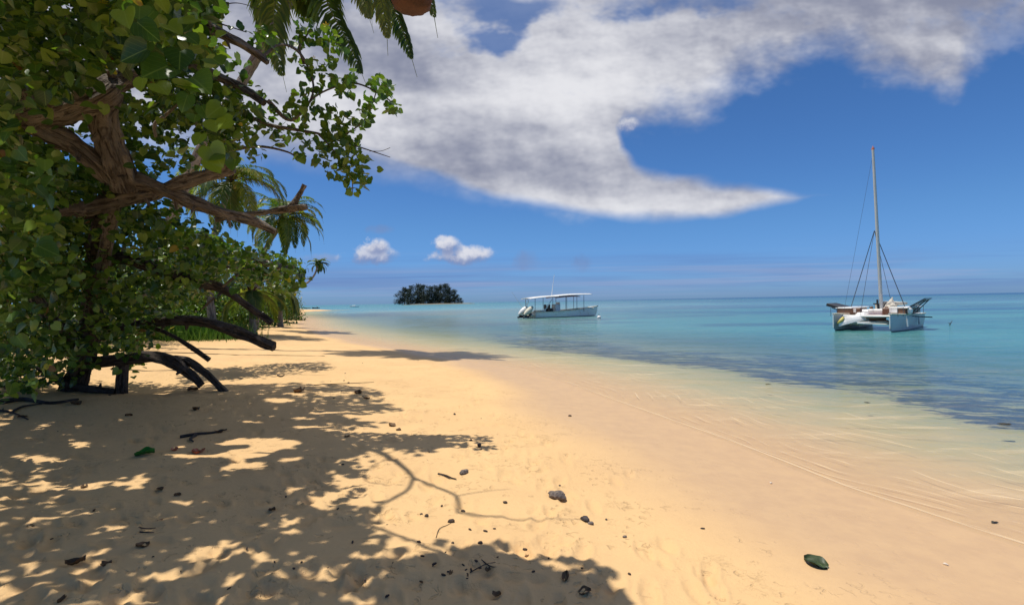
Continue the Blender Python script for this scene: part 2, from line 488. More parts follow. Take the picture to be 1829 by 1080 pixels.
def sand_material():
    m, g, p, o = material("sand")
    P = g.pos()
    wet = g.attr('wet'); s = g.attr('shore'); sg = g.attr('seagrass')
    n1 = g.noise(P, .55, 5, .6); n2 = g.noise(P, 5.0, 6, .65); n3 = g.noise(P, 190.0, 3, .7); n4 = g.noise(P, 26, 4, .6)
    dry = g.mix(g.smooth(n1, .3, .7), (.745, .49, .235), (.69, .445, .215))
    dry = g.mix(g.smooth(n2, .58, .78, 0, .42), dry, (.58, .37, .19))
    dry = g.mix(g.smooth(n4, .58, .80, 0, .5), dry, (.55, .34, .18))
    mk = g.noise(P.vadd((9, 2, 0)), 15.0, 3, .55, 1.0); pt = g.noise(P, 1.3, 3, .6)
    pits = g.smooth(g.noise(P, 17.0, 2, .5, .6), .57, .66) * g.smooth(g.noise(P, 3.0, 3, .55), .50, .60)
    dry = g.mix(pits * .30, dry, (.45, .28, .13))  # pit colour darkened as well, painting in the shade inside the dents
    marks = g.smooth(g.math('ABSOLUTE', mk - .5), .030, .0) * g.smooth(pt, .50, .62) * g.smooth(g.noise(P, 4.3, 2, .5), .48, .6)
    dry = g.mix(marks * .16, dry, (.40, .25, .12))  # crisp footprint marks: their shade is put into the sand colour
    dry = g.mix(g.smooth(n3, .58, .8, 0, .5), dry, (.42, .27, .15))
    dry = g.mix(g.smooth(n3, .42, .2, 0, .35), dry, (.95, .74, .46))
    # trodden organic dust under the trees
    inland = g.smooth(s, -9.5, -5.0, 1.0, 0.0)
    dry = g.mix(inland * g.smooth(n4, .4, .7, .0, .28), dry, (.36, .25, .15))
    wc = g.mix(g.smooth(n2, .3, .7), (.54, .35, .19), (.595, .39, .205))
    wc = g.mix(g.smooth(n3, .58, .8, 0, .25), wc, (.4, .27, .16))
    c = g.mix(wet, dry, wc)
    # under water
    uw = g.mix(g.smooth(g.noise(P.vmul((.5, 1.4, 1)), 1.6, 4, .6), .35, .7), (.54, .415, .23), (.44, .385, .225))
    c = g.mix(g.smooth(s, .0, 3.6), c, uw)
    fr = g.noise(P.vmul((.8, 2.4, 1)), 1.3, 8, .72, .8); f2 = g.noise(P.vmul((1, 2.0, 1)), .45, 4, .6)
    tuft = g.smooth(fr * .75 + f2 * .25 + sg * .17, .59, .68) * .92 * g.smooth(sg, .02, .3)
    c = g.mix(tuft, c, (.030, .050, .095))
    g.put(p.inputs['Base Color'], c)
    g.put(p.inputs['Roughness'], g.lin(wet, 0, 1, .95, .5))
    g.put(p.inputs['Specular IOR Level'], g.lin(wet, 0, 1, .15, .30))
    hb = (n2 * .5 + n4 * .35 + n3 * .14 - marks * .3 - pits * .9) * g.lin(wet, 0, 1, 1.0, .10)
    g.put(p.inputs['Normal'], g.bump(hb, .55, .035))
    return m
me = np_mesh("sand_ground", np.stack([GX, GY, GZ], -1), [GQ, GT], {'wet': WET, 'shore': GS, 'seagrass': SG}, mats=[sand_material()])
tag(link(bpy.data.objects.new("sand_ground", me)), "pale golden sand beach running down under the clear lagoon", kind="structure")

def water_material():
    m = bpy.data.materials.new("lagoon_water"); m.use_nodes = True; nt = m.node_tree; nt.nodes.clear(); g = G(nt)
    P = g.pos(); s = g.attr('shore'); x, y, z = g.sep(P)
    rd = g.math('SQRT', x * x + y * y)
    # waves
    Pw = P.vmul((.55, 1.5, 1))
    w1 = g.noise(Pw, 1.1, 4, .6, .5); w2 = g.noise(Pw, 4.2, 4, .65, .4); w3 = g.noise(P.vmul((.10, .34, 1)), 1.0, 3, .5)
    calm = g.smooth(s, .0, 3.0, .15, 1.0)
    h = (w1 * .5 + w2 * .16 + w3 * 1.2) * calm
    nb = g.bump(h, .8, .20)
    # body colour of the water by how far out and what lies below
    pt = g.noise(P.vmul((.05, .16, 1)), 1.0, 5, .62, .3)
    pt2 = g.noise(P.vmul((.022, .09, 1)), 1.0, 5, .6, .2)
    ratio = x / y.max(1.0)
    shallow = (.34, .36, .22); turq = (.095, .33, .315); blue = (.050, .150, .235); deep = (.014, .085, .200)
    c = g.mix(g.smooth(s, 2.5, 10.0), shallow, turq)
    c = g.mix(g.smooth(pt2, .40, .62) * g.smooth(rd, 26, 70) * g.smooth(ratio, -.05, .35, .1, .9), c, blue)
    c = g.mix(g.smooth(rd, 70, 260) * g.smooth(ratio, -.25, .5, .35, .85), c, (.045, .150, .235))
    c = g.mix(g.smooth(pt, .51, .62) * g.smooth(rd, 18, 45) * .72, c, (.035, .085, .165))
    # pale sand bar in front of the islet
    bar = g.math('EXPONENT', g.math('POWER', (ratio + .17) * 4.2, 2.0) * -1.0) * g.smooth(rd, 24, 55) * g.smooth(rd, 170, 90)
    c = g.mix(bar * g.smooth(pt, .35, .6, .45, .95), c, (.30, .33, .22))
    c = g.mix(g.smooth(rd, 380, 900) * g.smooth(ratio, -.2, .5, .3, 1.0), c, deep)
    st = g.noise(P.vmul((.22, 1.3, 1)), 1.0, 5, .68, .3); st2 = g.noise(P.vmul((.04, .35, 1)), 1.0, 5, .68, .3)
    c = g.mix(g.smooth(st * .55 + st2 * .45, .50, .64) * .50 * g.smooth(s, 5, 14), c, (.045, .13, .20))
    c = g.mix(g.smooth(st * .5 + st2 * .5, .50, .36) * .35 * g.smooth(s, 5, 14), c, (.16, .34, .33))
    opac = g.smooth(s, 2.2, 22.0, .0, .74)
    opac = opac.max(g.smooth(rd, 60, 140) * .97)
    dif = g.new('ShaderNodeBsdfDiffuse'); g.put(dif.inputs[0], c)
    tr = g.new('ShaderNodeBsdfTransparent')
    g.put(tr.inputs[0], g.mix(g.smooth(s, .5, 9), (.98, .98, .96), (.70, .84, .78)))
    body = g.new('ShaderNodeMixShader'); g.put(body.inputs[0], opac); g.link(tr.outputs[0], body.inputs[1]); g.link(dif.outputs[0], body.inputs[2])
    gl = g.new('ShaderNodeBsdfGlossy'); g.put(gl.inputs['Roughness'], g.lin(rd, 5, 120, .04, .22)); g.put(gl.inputs['Normal'], nb)
    g.put(gl.inputs[0], (.92, .96, 1, 1))
    fn = g.new('ShaderNodeFresnel'); fn.inputs[0].default_value = 1.33; g.put(fn.inputs[1], nb)
    fac = g.math('MULTIPLY', fn.outputs[0], 1.0).min(.46) * g.smooth(s, .0, 8.0, .08, 1.0) * g.smooth(rd, 90, 400, 1.0, .6)
    top = g.new('ShaderNodeMixShader'); g.put(top.inputs[0], fac); g.link(body.outputs[0], top.inputs[1]); g.link(gl.outputs[0], top.inputs[2])
    # thin sun-caustic lines on wavelets running up the sand, painted in as pale colour
    al = g.noise(P.vmul((.35, .35, 1)), 1.0, 2, .5); al2 = g.noise(P.vmul((1.3, .6, 1)), .9, 3, .6)
    L = s + (al - .5) * 1.5 + (al2 - .5) * .26
    fr = g.math('FRACT', L * g.lin(s, 0, 5, 4.6, 3.2))
    ln = g.smooth(g.math('ABSOLUTE', fr - .5), .065, .0)
    br = g.smooth(g.noise(P.vmul((1.1, 1.1, 1)).vadd((4, 4, 0)), 1.0, 4, .65), .40, .60)
    lit_ln = ln * br * g.smooth(s, -.05, .1) * g.smooth(s, 5.0, .6) * .55 + g.smooth(g.noise(P.vmul((.5, 2.6, 1)), 1.3, 3, .6), .56, .70) * g.smooth(s, .2, 1.2) * g.smooth(s, 6.5, 2.0) * .22
    edge = g.smooth(g.math('ABSOLUTE', s - .05 - (al2 - .5) * .12), .032, .004) * .5 * g.smooth(al2, .35, .55, .3, 1)
    lit_edge = g.new('ShaderNodeBsdfDiffuse'); g.put(lit_edge.inputs[0], (.80, .62, .40, 1))
    fin = g.new('ShaderNodeMixShader'); g.put(fin.inputs[0], lit_ln.max(edge)); g.link(top.outputs[0], fin.inputs[1]); g.link(lit_edge.outputs[0], fin.inputs[2])
    o = g.new('ShaderNodeOutputMaterial'); g.link(fin.outputs[0], o.inputs[0])
    return m
keep = (GS[GQ] > -1.5).any(1)
q = GQ[keep]; used = np.unique(q); rem = np.full(len(GX), -1); rem[used] = np.arange(len(used))
wx, wy, wsd = GX[used], GY[used], GS[used]
wz = WZ + (vnoise(wx * .7, wy * 1.6, 41) * .03 + vnoise(wx * 1.9, wy * 3.1, 42) * .012) * sstep(wsd, 0, 4) * (1 - sstep(np.hypot(wx, wy), 90, 200)) + .002
me = np_mesh("lagoon_water", np.stack([wx, wy, wz], -1), [rem[q]], {'shore': wsd}, mats=[water_material()])
tag(link(bpy.data.objects.new("lagoon_water", me)), "clear turquoise lagoon water darkening to blue at the horizon", kind="structure")

# ------------------------------------------------------------------ foliage
def leaf_material(name, greens, yellow=.982, brown=.99, trans=.35, rough=.33, veins=True):
    m = bpy.data.materials.new(name); m.use_nodes = True; nt = m.node_tree; nt.nodes.clear(); g = G(nt)
    lv = g.new('ShaderNodeAttribute', attribute_name='leafuv'); lx, ly, rn = g.sep(lv.outputs['Vector'])
    c = g.mix(g.smooth(rn, 0, .45), greens[0], greens[1]); c = g.mix(g.smooth(rn, .45, .9), c, greens[2])
    c = g.mix(g.smooth(rn, yellow, yellow + .006), c, (.42, .36, .035)); c = g.mix(g.smooth(rn, brown, brown + .004), c, (.16, .08, .03))
    if veins:
        ax = g.math('ABSOLUTE', lx)
        vein = g.smooth(ax, .035, .0)
        rib = g.smooth(g.math('ABSOLUTE', g.math('FRACT', (ly - ax * .9) * 5.0) - .5), .06, .0) * .5
        c = g.mix(vein.max(rib) * .5, c, (.20, .30, .09))
        blot = g.noise(g.pos(), 45, 3, .6)
        c = g.mix(g.smooth(blot, .6, .75, 0, .35), c, (.09, .09, .03))
    p = g.new('ShaderNodeBsdfPrincipled'); g.put(p.inputs['Base Color'], c); p.inputs['Roughness'].default_value = rough
    p.inputs['Specular IOR Level'].default_value = .45
    t = g.new('ShaderNodeBsdfTranslucent'); g.put(t.inputs[0], g.mix(1.0, c, (1.5, 1.7, .5), 'MULTIPLY'))
    mx = g.new('ShaderNodeMixShader'); mx.inputs[0].default_value = trans
    g.link(p.outputs[0], mx.inputs[1]); g.link(t.outputs[0], mx.inputs[2])
    o = g.new('ShaderNodeOutputMaterial'); g.link(mx.outputs[0], o.inputs[0])
    return m
GREEN = ((.022, .058, .014), (.055, .118, .020), (.150, .225, .032))
M_LEAF = leaf_material("hibiscus_leaf", GREEN)
M_SHRUB = leaf_material("shrub_leaf", ((.035, .085, .018), (.075, .15, .028), (.14, .20, .04)), .95, .99, veins=False)
M_PALM = leaf_material("palm_leaflet", ((.042, .09, .020), (.105, .15, .032), (.27, .265, .06)), .94, .985, trans=.52, rough=.38, veins=False)
M_IRON = leaf_material("casuarina_needle", ((.020, .034, .026), (.030, .048, .032), (.045, .062, .040)), 1.1, 1.2, trans=.12, rough=.7, veins=False)
M_DRY = leaf_material("dry_leaf", ((.12, .065, .03), (.19, .10, .045), (.25, .15, .07)), 1.1, 1.2, trans=.15, rough=.7)

# heart shaped leaf: base at the notch, tip along +Y, a fold along the midrib
_half = [(.00, .10), (.20, -.02), (.40, .06), (.52, .30), (.46, .55), (.26, .80), (.0, 1.02)]
LV = [(0, .10, 0), (0, .40, 0), (0, .72, 0), (0, 1.02, 0)]
for sx in (1, -1):
    for (a, b) in _half[1:6]: LV.append((a * sx, b, 0))
LV = np.array(LV)
LF = []
for k, o_ in ((0, 4), (1, 9)):
    t = [(0, o_, 1), (o_, o_ + 1, 1), (o_ + 1, o_ + 2, 1), (o_ + 2, 2, 1), (o_ + 2, o_ + 3, 2), (o_ + 3, o_ + 4, 2), (o_ + 4, 3, 2)]
    LF += [(a, b, c) if k == 0 else (a, c, b) for a, b, c in t]
LF = np.array(LF)
def unit(v): return v / np.maximum(np.linalg.norm(v, axis=-1, keepdims=True), 1e-9)
def leaves_mesh(name, C, size, mat, up=(0, 0, 1), upw=.9, droop=.55, rng=RNG, tone=None, template=None):
    """many folded leaves in one mesh, each its own direction, curl and tone"""
    C = np.asarray(C, float); n = len(C); T = LV if template is None else template[0]; Fc = LF if template is None else template[1]
    nrm = unit(rng.normal(size=(n, 3)) * .75 + np.array(up) * upw)
    tip = rng.normal(size=(n, 3)); tip[:, 2] = tip[:, 2] * .5 - droop * 2
    tip = unit(tip - nrm * (tip * nrm).sum(1, keepdims=True)); sd_ = np.cross(tip, nrm)
    size = np.broadcast_to(size, n)[:, None]
    fold = rng.uniform(.05, .5, (n, 1)); curl = rng.uniform(-.25, .55, (n, 1)); wid = rng.uniform(.82, 1.12, (n, 1)); wav = rng.uniform(-.12, .12, (n, 1))
    lx, ly = T[None, :, 0] * wid, T[None, :, 1] - .1
    lz = np.abs(lx) * fold - curl * ly * ly * .5 + wav * np.sin(ly * 7) * np.sign(lx) * np.abs(lx)
    V = C[:, None, :] + (sd_[:, None] * lx[..., None] + tip[:, None] * ly[..., None] + nrm[:, None] * lz[..., None]) * size[..., None]
    rn = rng.random(n) if tone is None else tone
    A = np.stack([np.broadcast_to(T[None, :, 0], lx.shape), np.broadcast_to(T[None, :, 1], lx.shape), np.broadcast_to(rn[:, None], lx.shape)], -1)
    Fa = (Fc[None] + (np.arange(n) * len(T))[:, None, None]).reshape(-1, Fc.shape[1])
    return np_mesh(name, V.reshape(-1, 3), [Fa], {'leafuv': A.reshape(-1, 3)}, smooth=True, mats=[mat])
SMALL = (np.array([(0, 0, 0), (.28, .45, 0), (0, 1.0, 0), (-.28, .45, 0)]), np.array([(0, 1, 2), (0, 2, 3)]))

def inpoly(px, py, poly):
    ins = np.zeros(np.shape(px), bool); P = np.array(poly, float)
    for (ax, ay), (bx, by) in zip(P, np.roll(P, -1, 0)):
        c = (ay > py) != (by > py)
        with np.errstate(divide='ignore', invalid='ignore'):
            ins ^= c & (px < (bx - ax) * (py - ay) / (by - ay) + ax)
    return ins
_Ra, _Ua, _fa = np.array(_R), np.array(_U), np.array(_f)
def project(P):
    Q = np.asarray(P, float) - np.array([0, 0, CZ]); w = Q @ _fa
    return 914.5 + F * (Q @ _Ra) / w, 540 - F * (Q @ _Ua) / w
def unproject(px, py, Y):
    px, py = np.asarray(px, float), np.asarray(py, float)
    d = _fa + np.outer((px - 914.5) / F, _Ra) + np.outer((540 - py) / F, _Ua)
    return d * (Y / d[:, 1])[:, None] + np.array([0, 0, CZ])
def holes_mask(px, py, holes):
    m = np.zeros(px.shape, bool)
    for (a, b, rx, ry) in holes: m |= ((px - a) / rx) ** 2 + ((py - b) / ry) ** 2 < 1
    return m

# ------------------------------------------------------------------ bark
def bark_material(name, c1, c2, c3, sc=1.0):
    m, g, p, o = material(name)
    P = g.obj(); n = g.noise(P, 3.0 * sc, 5, .6); f = g.noise(P, 16 * sc, 5, .7, 1.2); B = g.attr('barkuv', 'Vector'); r = g.noise(B.vmul((1, 1, .16)), 30 * sc, 4, .65, .7); r2 = g.noise(B.vmul((1, 1, .25)), 11 * sc, 4, .6, 1.0)
    c = g.mix(g.smooth(n, .35, .65), c1, c2); c = g.mix(g.smooth(r, .50, .62, 0, .85), c, c3); c = g.mix(g.smooth(r2, .52, .66, 0, .7), c, c3); c = g.mix(g.smooth(r2, .44, .32, 0, .5), c, tuple(min(1, k * 1.35) for k in c2)); c = g.mix(g.smooth(f, .60, .75, 0, .5), c, c2)
    g.put(p.inputs['Base Color'], c); p.inputs['Roughness'].default_value = .9; p.inputs['Specular IOR Level'].default_value = .2
    g.put(p.inputs['Normal'], g.bump((r * -1.0) + f * .4 - r2 * 1.3, 1.0, .08))
    return m
M_BARK = bark_material("grey_brown_bark", (.20, .165, .135), (.31, .265, .22), (.05, .038, .030))
M_BARKD = bark_material("dark_bark", (.085, .070, .060), (.14, .115, .098), (.025, .019, .016))
M_PTRUNK = bark_material("palm_trunk_bark", (.24, .21, .18), (.32, .29, .25), (.10, .08, .07), .5)

def limb(parent, pts, mat=M_BARK, segs=10, name='branch', step=10, rough=.20, seed=0, knots=1):
    """pts: (px, py, Y, width_px)"""
    q = [(*at(a, b, Y), w * Y / F / 2) for a, b, Y, w in pts]
    sp = spline(q, step)
    mb = MB(); mb.tube([s[:3] for s in sp], [max(.003, s[3]) for s in sp], segs, True, rough, seed)
    r = random.Random(seed + 5)
    for k in range(knots):
        i = r.randrange(2, len(sp) - 2); c = Vector(sp[i][:3]); rr = sp[i][3]
        d = Vector((r.uniform(-.6, .6), r.uniform(-1, .2), r.uniform(-1, .7))).normalized()
        mb.tube([c + d * rr * .3, c + d * rr * 1.3, c + d * rr * (1.7 + r.random())], [rr * .45, rr * .32, rr * .16], 6, True, .2, k)
    return mb.build(name, mat, parent, smooth='auto')

def wlimb(parent, pts, mat=M_BARK, segs=8, name='branch', step=6, rough=.1, seed=0):
    sp = spline(pts, step); mb = MB(); mb.tube([s[:3] for s in sp], [s[3] for s in sp], segs, True, rough, seed)
    return mb.build(name, mat, parent, smooth='auto')

# ------------------------------------------------------------------ big leaning hibiscus tree on the left
tree = tag(link(bpy.data.objects.new("sea_hibiscus_tree", None)), "large heart-leaved beach tree with twisted pale limbs leaning over the shaded sand", "tree")
limb(tree, [(118, 720, 8.9, 40), (150, 640, 8.6, 34), (165, 560, 8.2, 32), (170, 480, 7.6, 32), (185, 400, 6.8, 34), (205, 340, 6.0, 36), (215, 300, 5.6, 30)], M_BARKD, 14, 'trunk', knots=3)
limb(tree, [(42, 214, 5.2, 34), (62, 206, 5.2, 50), (95, 199, 5.2, 48), (140, 187, 5.2, 42), (178, 172, 5.2, 44), (205, 152, 5.3, 38), (245, 135, 5.4, 26)], seed=1, segs=24, knots=2)
limb(tree, [(55, 222, 5.3, 34), (90, 240, 5.3, 30), (130, 258, 5.4, 32), (165, 285, 5.5, 34), (195, 318, 5.7, 32)], seed=2, segs=20)
limb(tree, [(200, 165, 5.3, 30), (190, 205, 5.4, 40), (194, 245, 5.5, 46), (208, 290, 5.6, 48), (222, 335, 5.8, 44)], seed=3, segs=24, knots=1)
limb(tree, [(212, 320, 5.8, 32), (255, 325, 5.8, 28), (300, 342, 5.9, 24), (345, 362, 6.0, 22), (400, 380, 6.1, 20), (450, 394, 6.2, 17), (492, 414, 6.3, 12)], seed=4, knots=3)
limb(tree, [(88, 384, 6.2, 18), (130, 374, 6.1, 24), (180, 366, 6.0, 28), (240, 352, 5.9, 24), (300, 336, 5.9, 20), (350, 320, 5.9, 24), (416, 300, 5.9, 20)], seed=5, knots=3)
limb(tree, [(385, 392, 7.0, 9), (430, 383, 7.0, 9), (480, 378, 7.1, 10), (520, 372, 7.1, 13), (548, 370, 7.1, 11)], seed=6)
limb(tree, [(512, 376, 7.1, 12), (526, 362, 7.1, 12), (536, 346, 7.1, 9), (544, 330, 7.1, 9)], seed=7)
limb(tree, [(170, 470, 7.4, 22), (220, 462, 7.4, 24), (290, 486, 7.5, 18), (345, 505, 7.6, 20), (390, 512, 7.7, 16), (430, 538, 7.7, 13), (486, 577, 7.8, 11)], M_BARKD, seed=8, knots=3)
limb(tree, [(455, 462, 9.0, 8), (490, 473, 9.0, 12), (522, 482, 9.0, 14)], seed=9)
limb(tree, [(150, 600, 8.5, 16), (210, 585, 8.5, 14), (262, 578, 8.5, 15), (310, 573, 8.4, 16), (360, 575, 8.4, 18), (410, 588, 8.4, 20), (455, 604, 8.4, 19), (490, 619, 8.4, 17)], M_BARKD, seed=10, segs=14, knots=5)
limb(tree, [(240, 578, 8.6, 7), (287, 590, 8.6, 7), (330, 612, 8.6, 8), (374, 642, 8.6, 9)], M_BARKD, seed=11, knots=3)
gpt = gp(403, 698)
limb(tree, [(150, 650, 8.7, 18), (215, 642, 8.7, 18), (270, 637, 8.8, 20), (312, 648, 8.8, 20), (340, 668, 8.8, 17), (360, 688, 8.8, 12)], M_BARKD, seed=12, segs=14, knots=2)
limb(tree, [(285, 640, 8.9, 12), (325, 642, 9.0, 14), (352, 655, gpt.y, 13), (378, 676, gpt.y, 12), (404, 701, gpt.y, 12)], M_BARKD, seed=13)
limb(tree, [(222, 640, 8.9, 16), (219, 665, 8.9, 17), (216, 704, 8.9, 20)], M_BARKD, seed=14, knots=1)
limb(tree, [(70, 655, 8.6, 12), (110, 680, 8.6, 15), (150, 692, 8.7, 15), (205, 699, 8.8, 10)], M_BARKD, seed=15)
limb(tree, [(215, 330, 5.9, 24), (200, 380, 6.2, 22), (190, 440, 6.8, 20), (178, 500, 7.3, 26)], M_BARK, seed=16, knots=2)
# limbs and twigs carrying the sprays on the right
limb(tree, [(240, 20, 5.0, 18), (320, 30, 5.1, 18), (375, 52, 5.2, 18), (420, 74, 5.3, 17), (458, 96, 5.4, 13), (478, 112, 5.4, 9)], seed=20, knots=3)
limb(tree, [(330, 110, 5.4, 18), (400, 142, 5.6, 15), (436, 160, 5.6, 15), (472, 184, 5.6, 13)], seed=21)
limb(tree, [(403, 150, 5.6, 9), (427, 196, 5.6, 7), (480, 222, 5.7, 6), (520, 230, 5.7, 6), (567, 238, 5.8, 4)], seed=22)
for i, pl in enumerate([
    [(567, 238, 5.8, 4), (600, 250, 5.8, 3), (643, 263, 5.8, 2.2), (697, 281, 5.8, 1.2)], [(660, 270, 5.8, 1.5), (680, 270, 5.8, 1), (697, 264, 5.8, .8)],
    [(470, 100, 5.4, 7), (500, 80, 5.5, 5), (530, 90, 5.6, 5), (550, 120, 5.7, 4), (560, 160, 5.7, 3.5), (545, 200, 5.7, 3)],
    [(478, 180, 5.6, 8), (520, 215, 5.7, 6), (560, 175, 5.7, 4), (600, 155, 5.8, 3.5), (640, 150, 5.8, 3), (690, 175, 5.8, 2.5), (705, 192, 5.8, 1.5)],
    [(567, 238, 5.8, 4), (590, 262, 5.8, 3), (610, 290, 5.8, 3), (628, 320, 5.8, 2.2), (630, 345, 5.8, 1.5)],
    [(395, 275, 5.9, 8), (430, 265, 5.9, 6), (470, 262, 5.9, 4.5), (515, 272, 5.9, 3), (533, 285, 5.9, 2)],
    [(383, 40, 5.3, 3), (410, 48, 5.3, 2), (440, 58, 5.3, 1.4)], [(387, 12, 5.3, 2.5), (415, 6, 5.3, 1.8), (436, 8, 5.3, 1.4), (466, 18, 5.3, 1)],
    [(278, 245, 5.2, 5), (277, 222, 5.2, 7), (296, 206, 5.2, 6), (318, 186, 5.1, 3)], [(550, 60, 5.6, 3), (535, 85, 5.6, 4), (543, 115, 5.7, 5)],
    [(600, 250, 5.8, 3), (640, 225, 5.8, 2.5), (660, 200, 5.8, 2), (672, 165, 5.8, 2)],
    [(398, 512, 7.6, 4), (412, 500, 7.6, 5), (427, 489, 7.6, 5)], [(360, 552, 7.9, 3), (374, 540, 7.9, 4), (384, 531, 7.9, 3)]]):
    limb(tree, pl, seed=30 + i, segs=6, name='twig', step=5)

DENSE = [(-60, -60), (395, -60), (400, 0), (392, 40), (420, 78), (410, 130), (440, 190), (452, 225), (418, 240), (425, 268), (412, 300), (330, 312), (262, 322), (258, 345), (330, 372), (355, 396),
         (395, 415), (425, 440), (470, 448), (500, 462), (535, 470), (550, 486), (546, 502), (520, 516), (490, 505), (430, 500), (392, 497), (385, 520), (340, 535), (300, 550), (268, 572),
         (272, 600), (262, 628), (284, 650), (240, 668), (205, 655), (178, 645), (165, 660), (172, 678), (150, 672), (128, 682), (95, 690), (60, 700), (20, 715), (-60, 735)]
HOLES = [(88, 15, 15, 6), (126, 12, 9, 8), (150, 40, 10, 7), (136, 74, 7, 8), (212, 124, 9, 5), (246, 168, 14, 14), (262, 178, 10, 7), (246, 224, 9, 13), (262, 250, 13, 8), (338, 236, 17, 9),
         (346, 258, 13, 14), (355, 282, 9, 12), (310, 244, 6, 7), (142, 222, 4, 4), (388, 62, 12, 12), (408, 96, 10, 14), (418, 20, 20, 20), (420, 70, 14, 8), (74, 536, 19, 9), (98, 530, 6, 4), (100, 643, 8, 7), (185, 640, 9, 14), (335, 345, 10, 8),
         (437, 205, 8, 8), (300, 302, 12, 5), (20, 30, 6, 4), (60, 8, 5, 5)]
# parts of the picture where bare limbs stand clear of the leaves
CLEAR = [[(40, 200), (100, 180), (170, 158), (205, 132), (250, 125), (250, 160), (218, 180), (222, 240), (238, 300), (300, 330), (300, 352), (215, 350), (165, 310), (100, 268), (40, 235)],
         [(100, 366), (250, 338), (330, 322), (420, 292), (420, 318), (330, 345), (240, 372), (100, 396)], [(300, 330), (420, 376), (500, 410), (470, 430), (330, 372)],
         [(380, 368), (560, 322), (560, 385), (380, 400)], [(345, 90), (410, 128), (480, 180), (470, 196), (400, 156)], [(350, 30), (480, 100), (470, 120), (370, 66)]]
SHADE = [(-700, 705), (60, 700), (200, 700), (260, 692), (400, 688), (520, 684), (640, 690), (690, 704), (660, 716), (720, 722), (640, 735), (600, 745), (690, 752), (600, 762), (560, 775), (650, 790), (700, 783), (790, 786), (800, 798), (700, 806),
         (620, 808), (560, 822), (585, 850), (560, 865), (555, 900), (580, 925), (610, 905), (650, 905), (700, 918), (690, 950), (730, 985), (720, 1005), (770, 1000), (800, 970), (850, 962), (905, 972), (960, 985), (990, 1005), (1040, 1005),
         (1095, 1028), (1118, 1060), (1130, 1100), (1300, 1300), (1500, 1700), (-1500, 1900), (-1500, 900)]
LIT = [(400, 803, 95, 15), (470, 790, 70, 10), (330, 812, 50, 8), (520, 815, 30, 8), (445, 826, 38, 8), (142, 795, 26, 8), (60, 820, 55, 8), (90, 868, 38, 9), (160, 869, 36, 7), (232, 862, 36, 10), (86, 893, 18, 6), (105, 915, 30, 6), (205, 946, 36, 8), (80, 935, 20, 6), (320, 900, 28, 9),
       (12, 905, 20, 6), (170, 1004, 30, 13), (372, 992, 50, 11), (400, 978, 18, 8), (300, 1028, 22, 6), (255, 1042, 26, 10), (300, 1022, 30, 6), (410, 1034, 20, 11), (522, 932, 16, 8), (535, 946, 14, 8), (500, 958, 12, 8), (435, 982, 15, 6), (465, 995, 20, 6), (580, 1045, 26, 12), (495, 1025, 18, 6),
       (80, 762, 22, 6), (290, 704, 22, 5), (120, 705, 24, 4), (560, 762, 45, 5), (540, 745, 26, 3), (500, 715, 30, 4), (600, 705, 36, 4), (530, 705, 18, 3), (450, 752, 30, 3), (585, 735, 40, 4), (655, 1035, 28, 12), (640, 890, 20, 8), (100, 1055, 15, 6), (20, 985, 12, 6), (560, 985, 14, 6), (260, 855, 20, 8), (640, 1000, 30, 10), (690, 985, 20, 12)]
_q = random.Random(5)
LIT = [(a, b, rx * 1.02, ry * 1.05) for a, b, rx, ry in LIT]
for _ in range(150):
    b = _q.uniform(705, 1075); a = _q.uniform(-20, 640); k = (b - 560) / 420
    LIT.append((a, b, _q.uniform(5, 17) * (k + .3), _q.uniform(2.2, 5.5) * (k + .25)))
def shadow_in(L, holes):
    g_ = L - np.array(SUN) * ((L[:, 2:3] - .0) / SUN.z); a, b = project(g_)
    return holes_mask(a, b, holes)
def mass(n, depth, poly, holes, clumps, rad, seed, jitter=10, front=0.0, ysq=1.0):
    rng = np.random.default_rng(seed); P = np.array(poly)
    (x0, y0), (x1, y1) = P.min(0), P.max(0)
    cx = rng.uniform(x0, x1, clumps * 6); cy = rng.uniform(y0, y1, clumps * 6); k = inpoly(cx, cy, poly); cx, cy = cx[k][:clumps], cy[k][:clumps]
    cY = depth(cx, cy) + rng.uniform(-.5, 1.3, len(cx)) + front
    CC = unproject(cx, cy, cY); w = rng.gamma(2.0, 1.0, len(cx)); idx = rng.choice(len(cx), n, p=w / w.sum())
    off = rng.normal(size=(n, 3)); off = off / np.linalg.norm(off, axis=1, keepdims=True) * (rng.random((n, 1)) ** .5) * rad * rng.uniform(.7, 1.3, (n, 1)); off[:, 2] *= ysq
    L = CC[idx] + off; px, py = project(L)
    ok = inpoly(px + rng.normal(size=n) * jitter, py + rng.normal(size=n) * jitter, poly) & ~holes_mask(px, py, holes) & (L[:, 1] > 1.2)
    clr = np.zeros(n, bool)
    for c in CLEAR: clr |= inpoly(px, py, c)
    ok &= ~(clr & (L[:, 1] < 7.3) & (rng.random(n) < .93))
    ok &= ~shadow_in(L, LIT)
    ok &= L[:, 2] > ground_z(L[:, 0], L[:, 1], fine=False) + .06
    return L[ok]
dep1 = lambda x, y: 4.9 + 2.9 * np.clip(y / 650, 0, 1) ** 1.1 - 1.0 * np.clip((220 - x) / 220, 0, 1) * np.clip(1 - y / 900, 0, 1)
A = mass(15500, lambda x, y: dep1(x, y) + .9, DENSE, HOLES, 420, .55, 11)
B = mass(10500, dep1, DENSE, HOLES, 300, .42, 12, front=-.3)
Cc = mass(1700, lambda x, y: dep1(x, y) * .0 + 3.4 + .9 * y / 500, [(-40, 150), (0, 130), (60, 200), (110, 300), (110, 420), (150, 470), (110, 520), (60, 560), (130, 640), (60, 700), (-60, 730), (-60, 150)], HOLES, 60, .33, 13)
D_ = mass(1200, lambda x, y: x * 0 + 3.7, [(150, -50), (400, -50), (392, 60), (420, 100), (400, 140), (330, 60), (240, 110), (180, 60)], HOLES, 50, .25, 14)
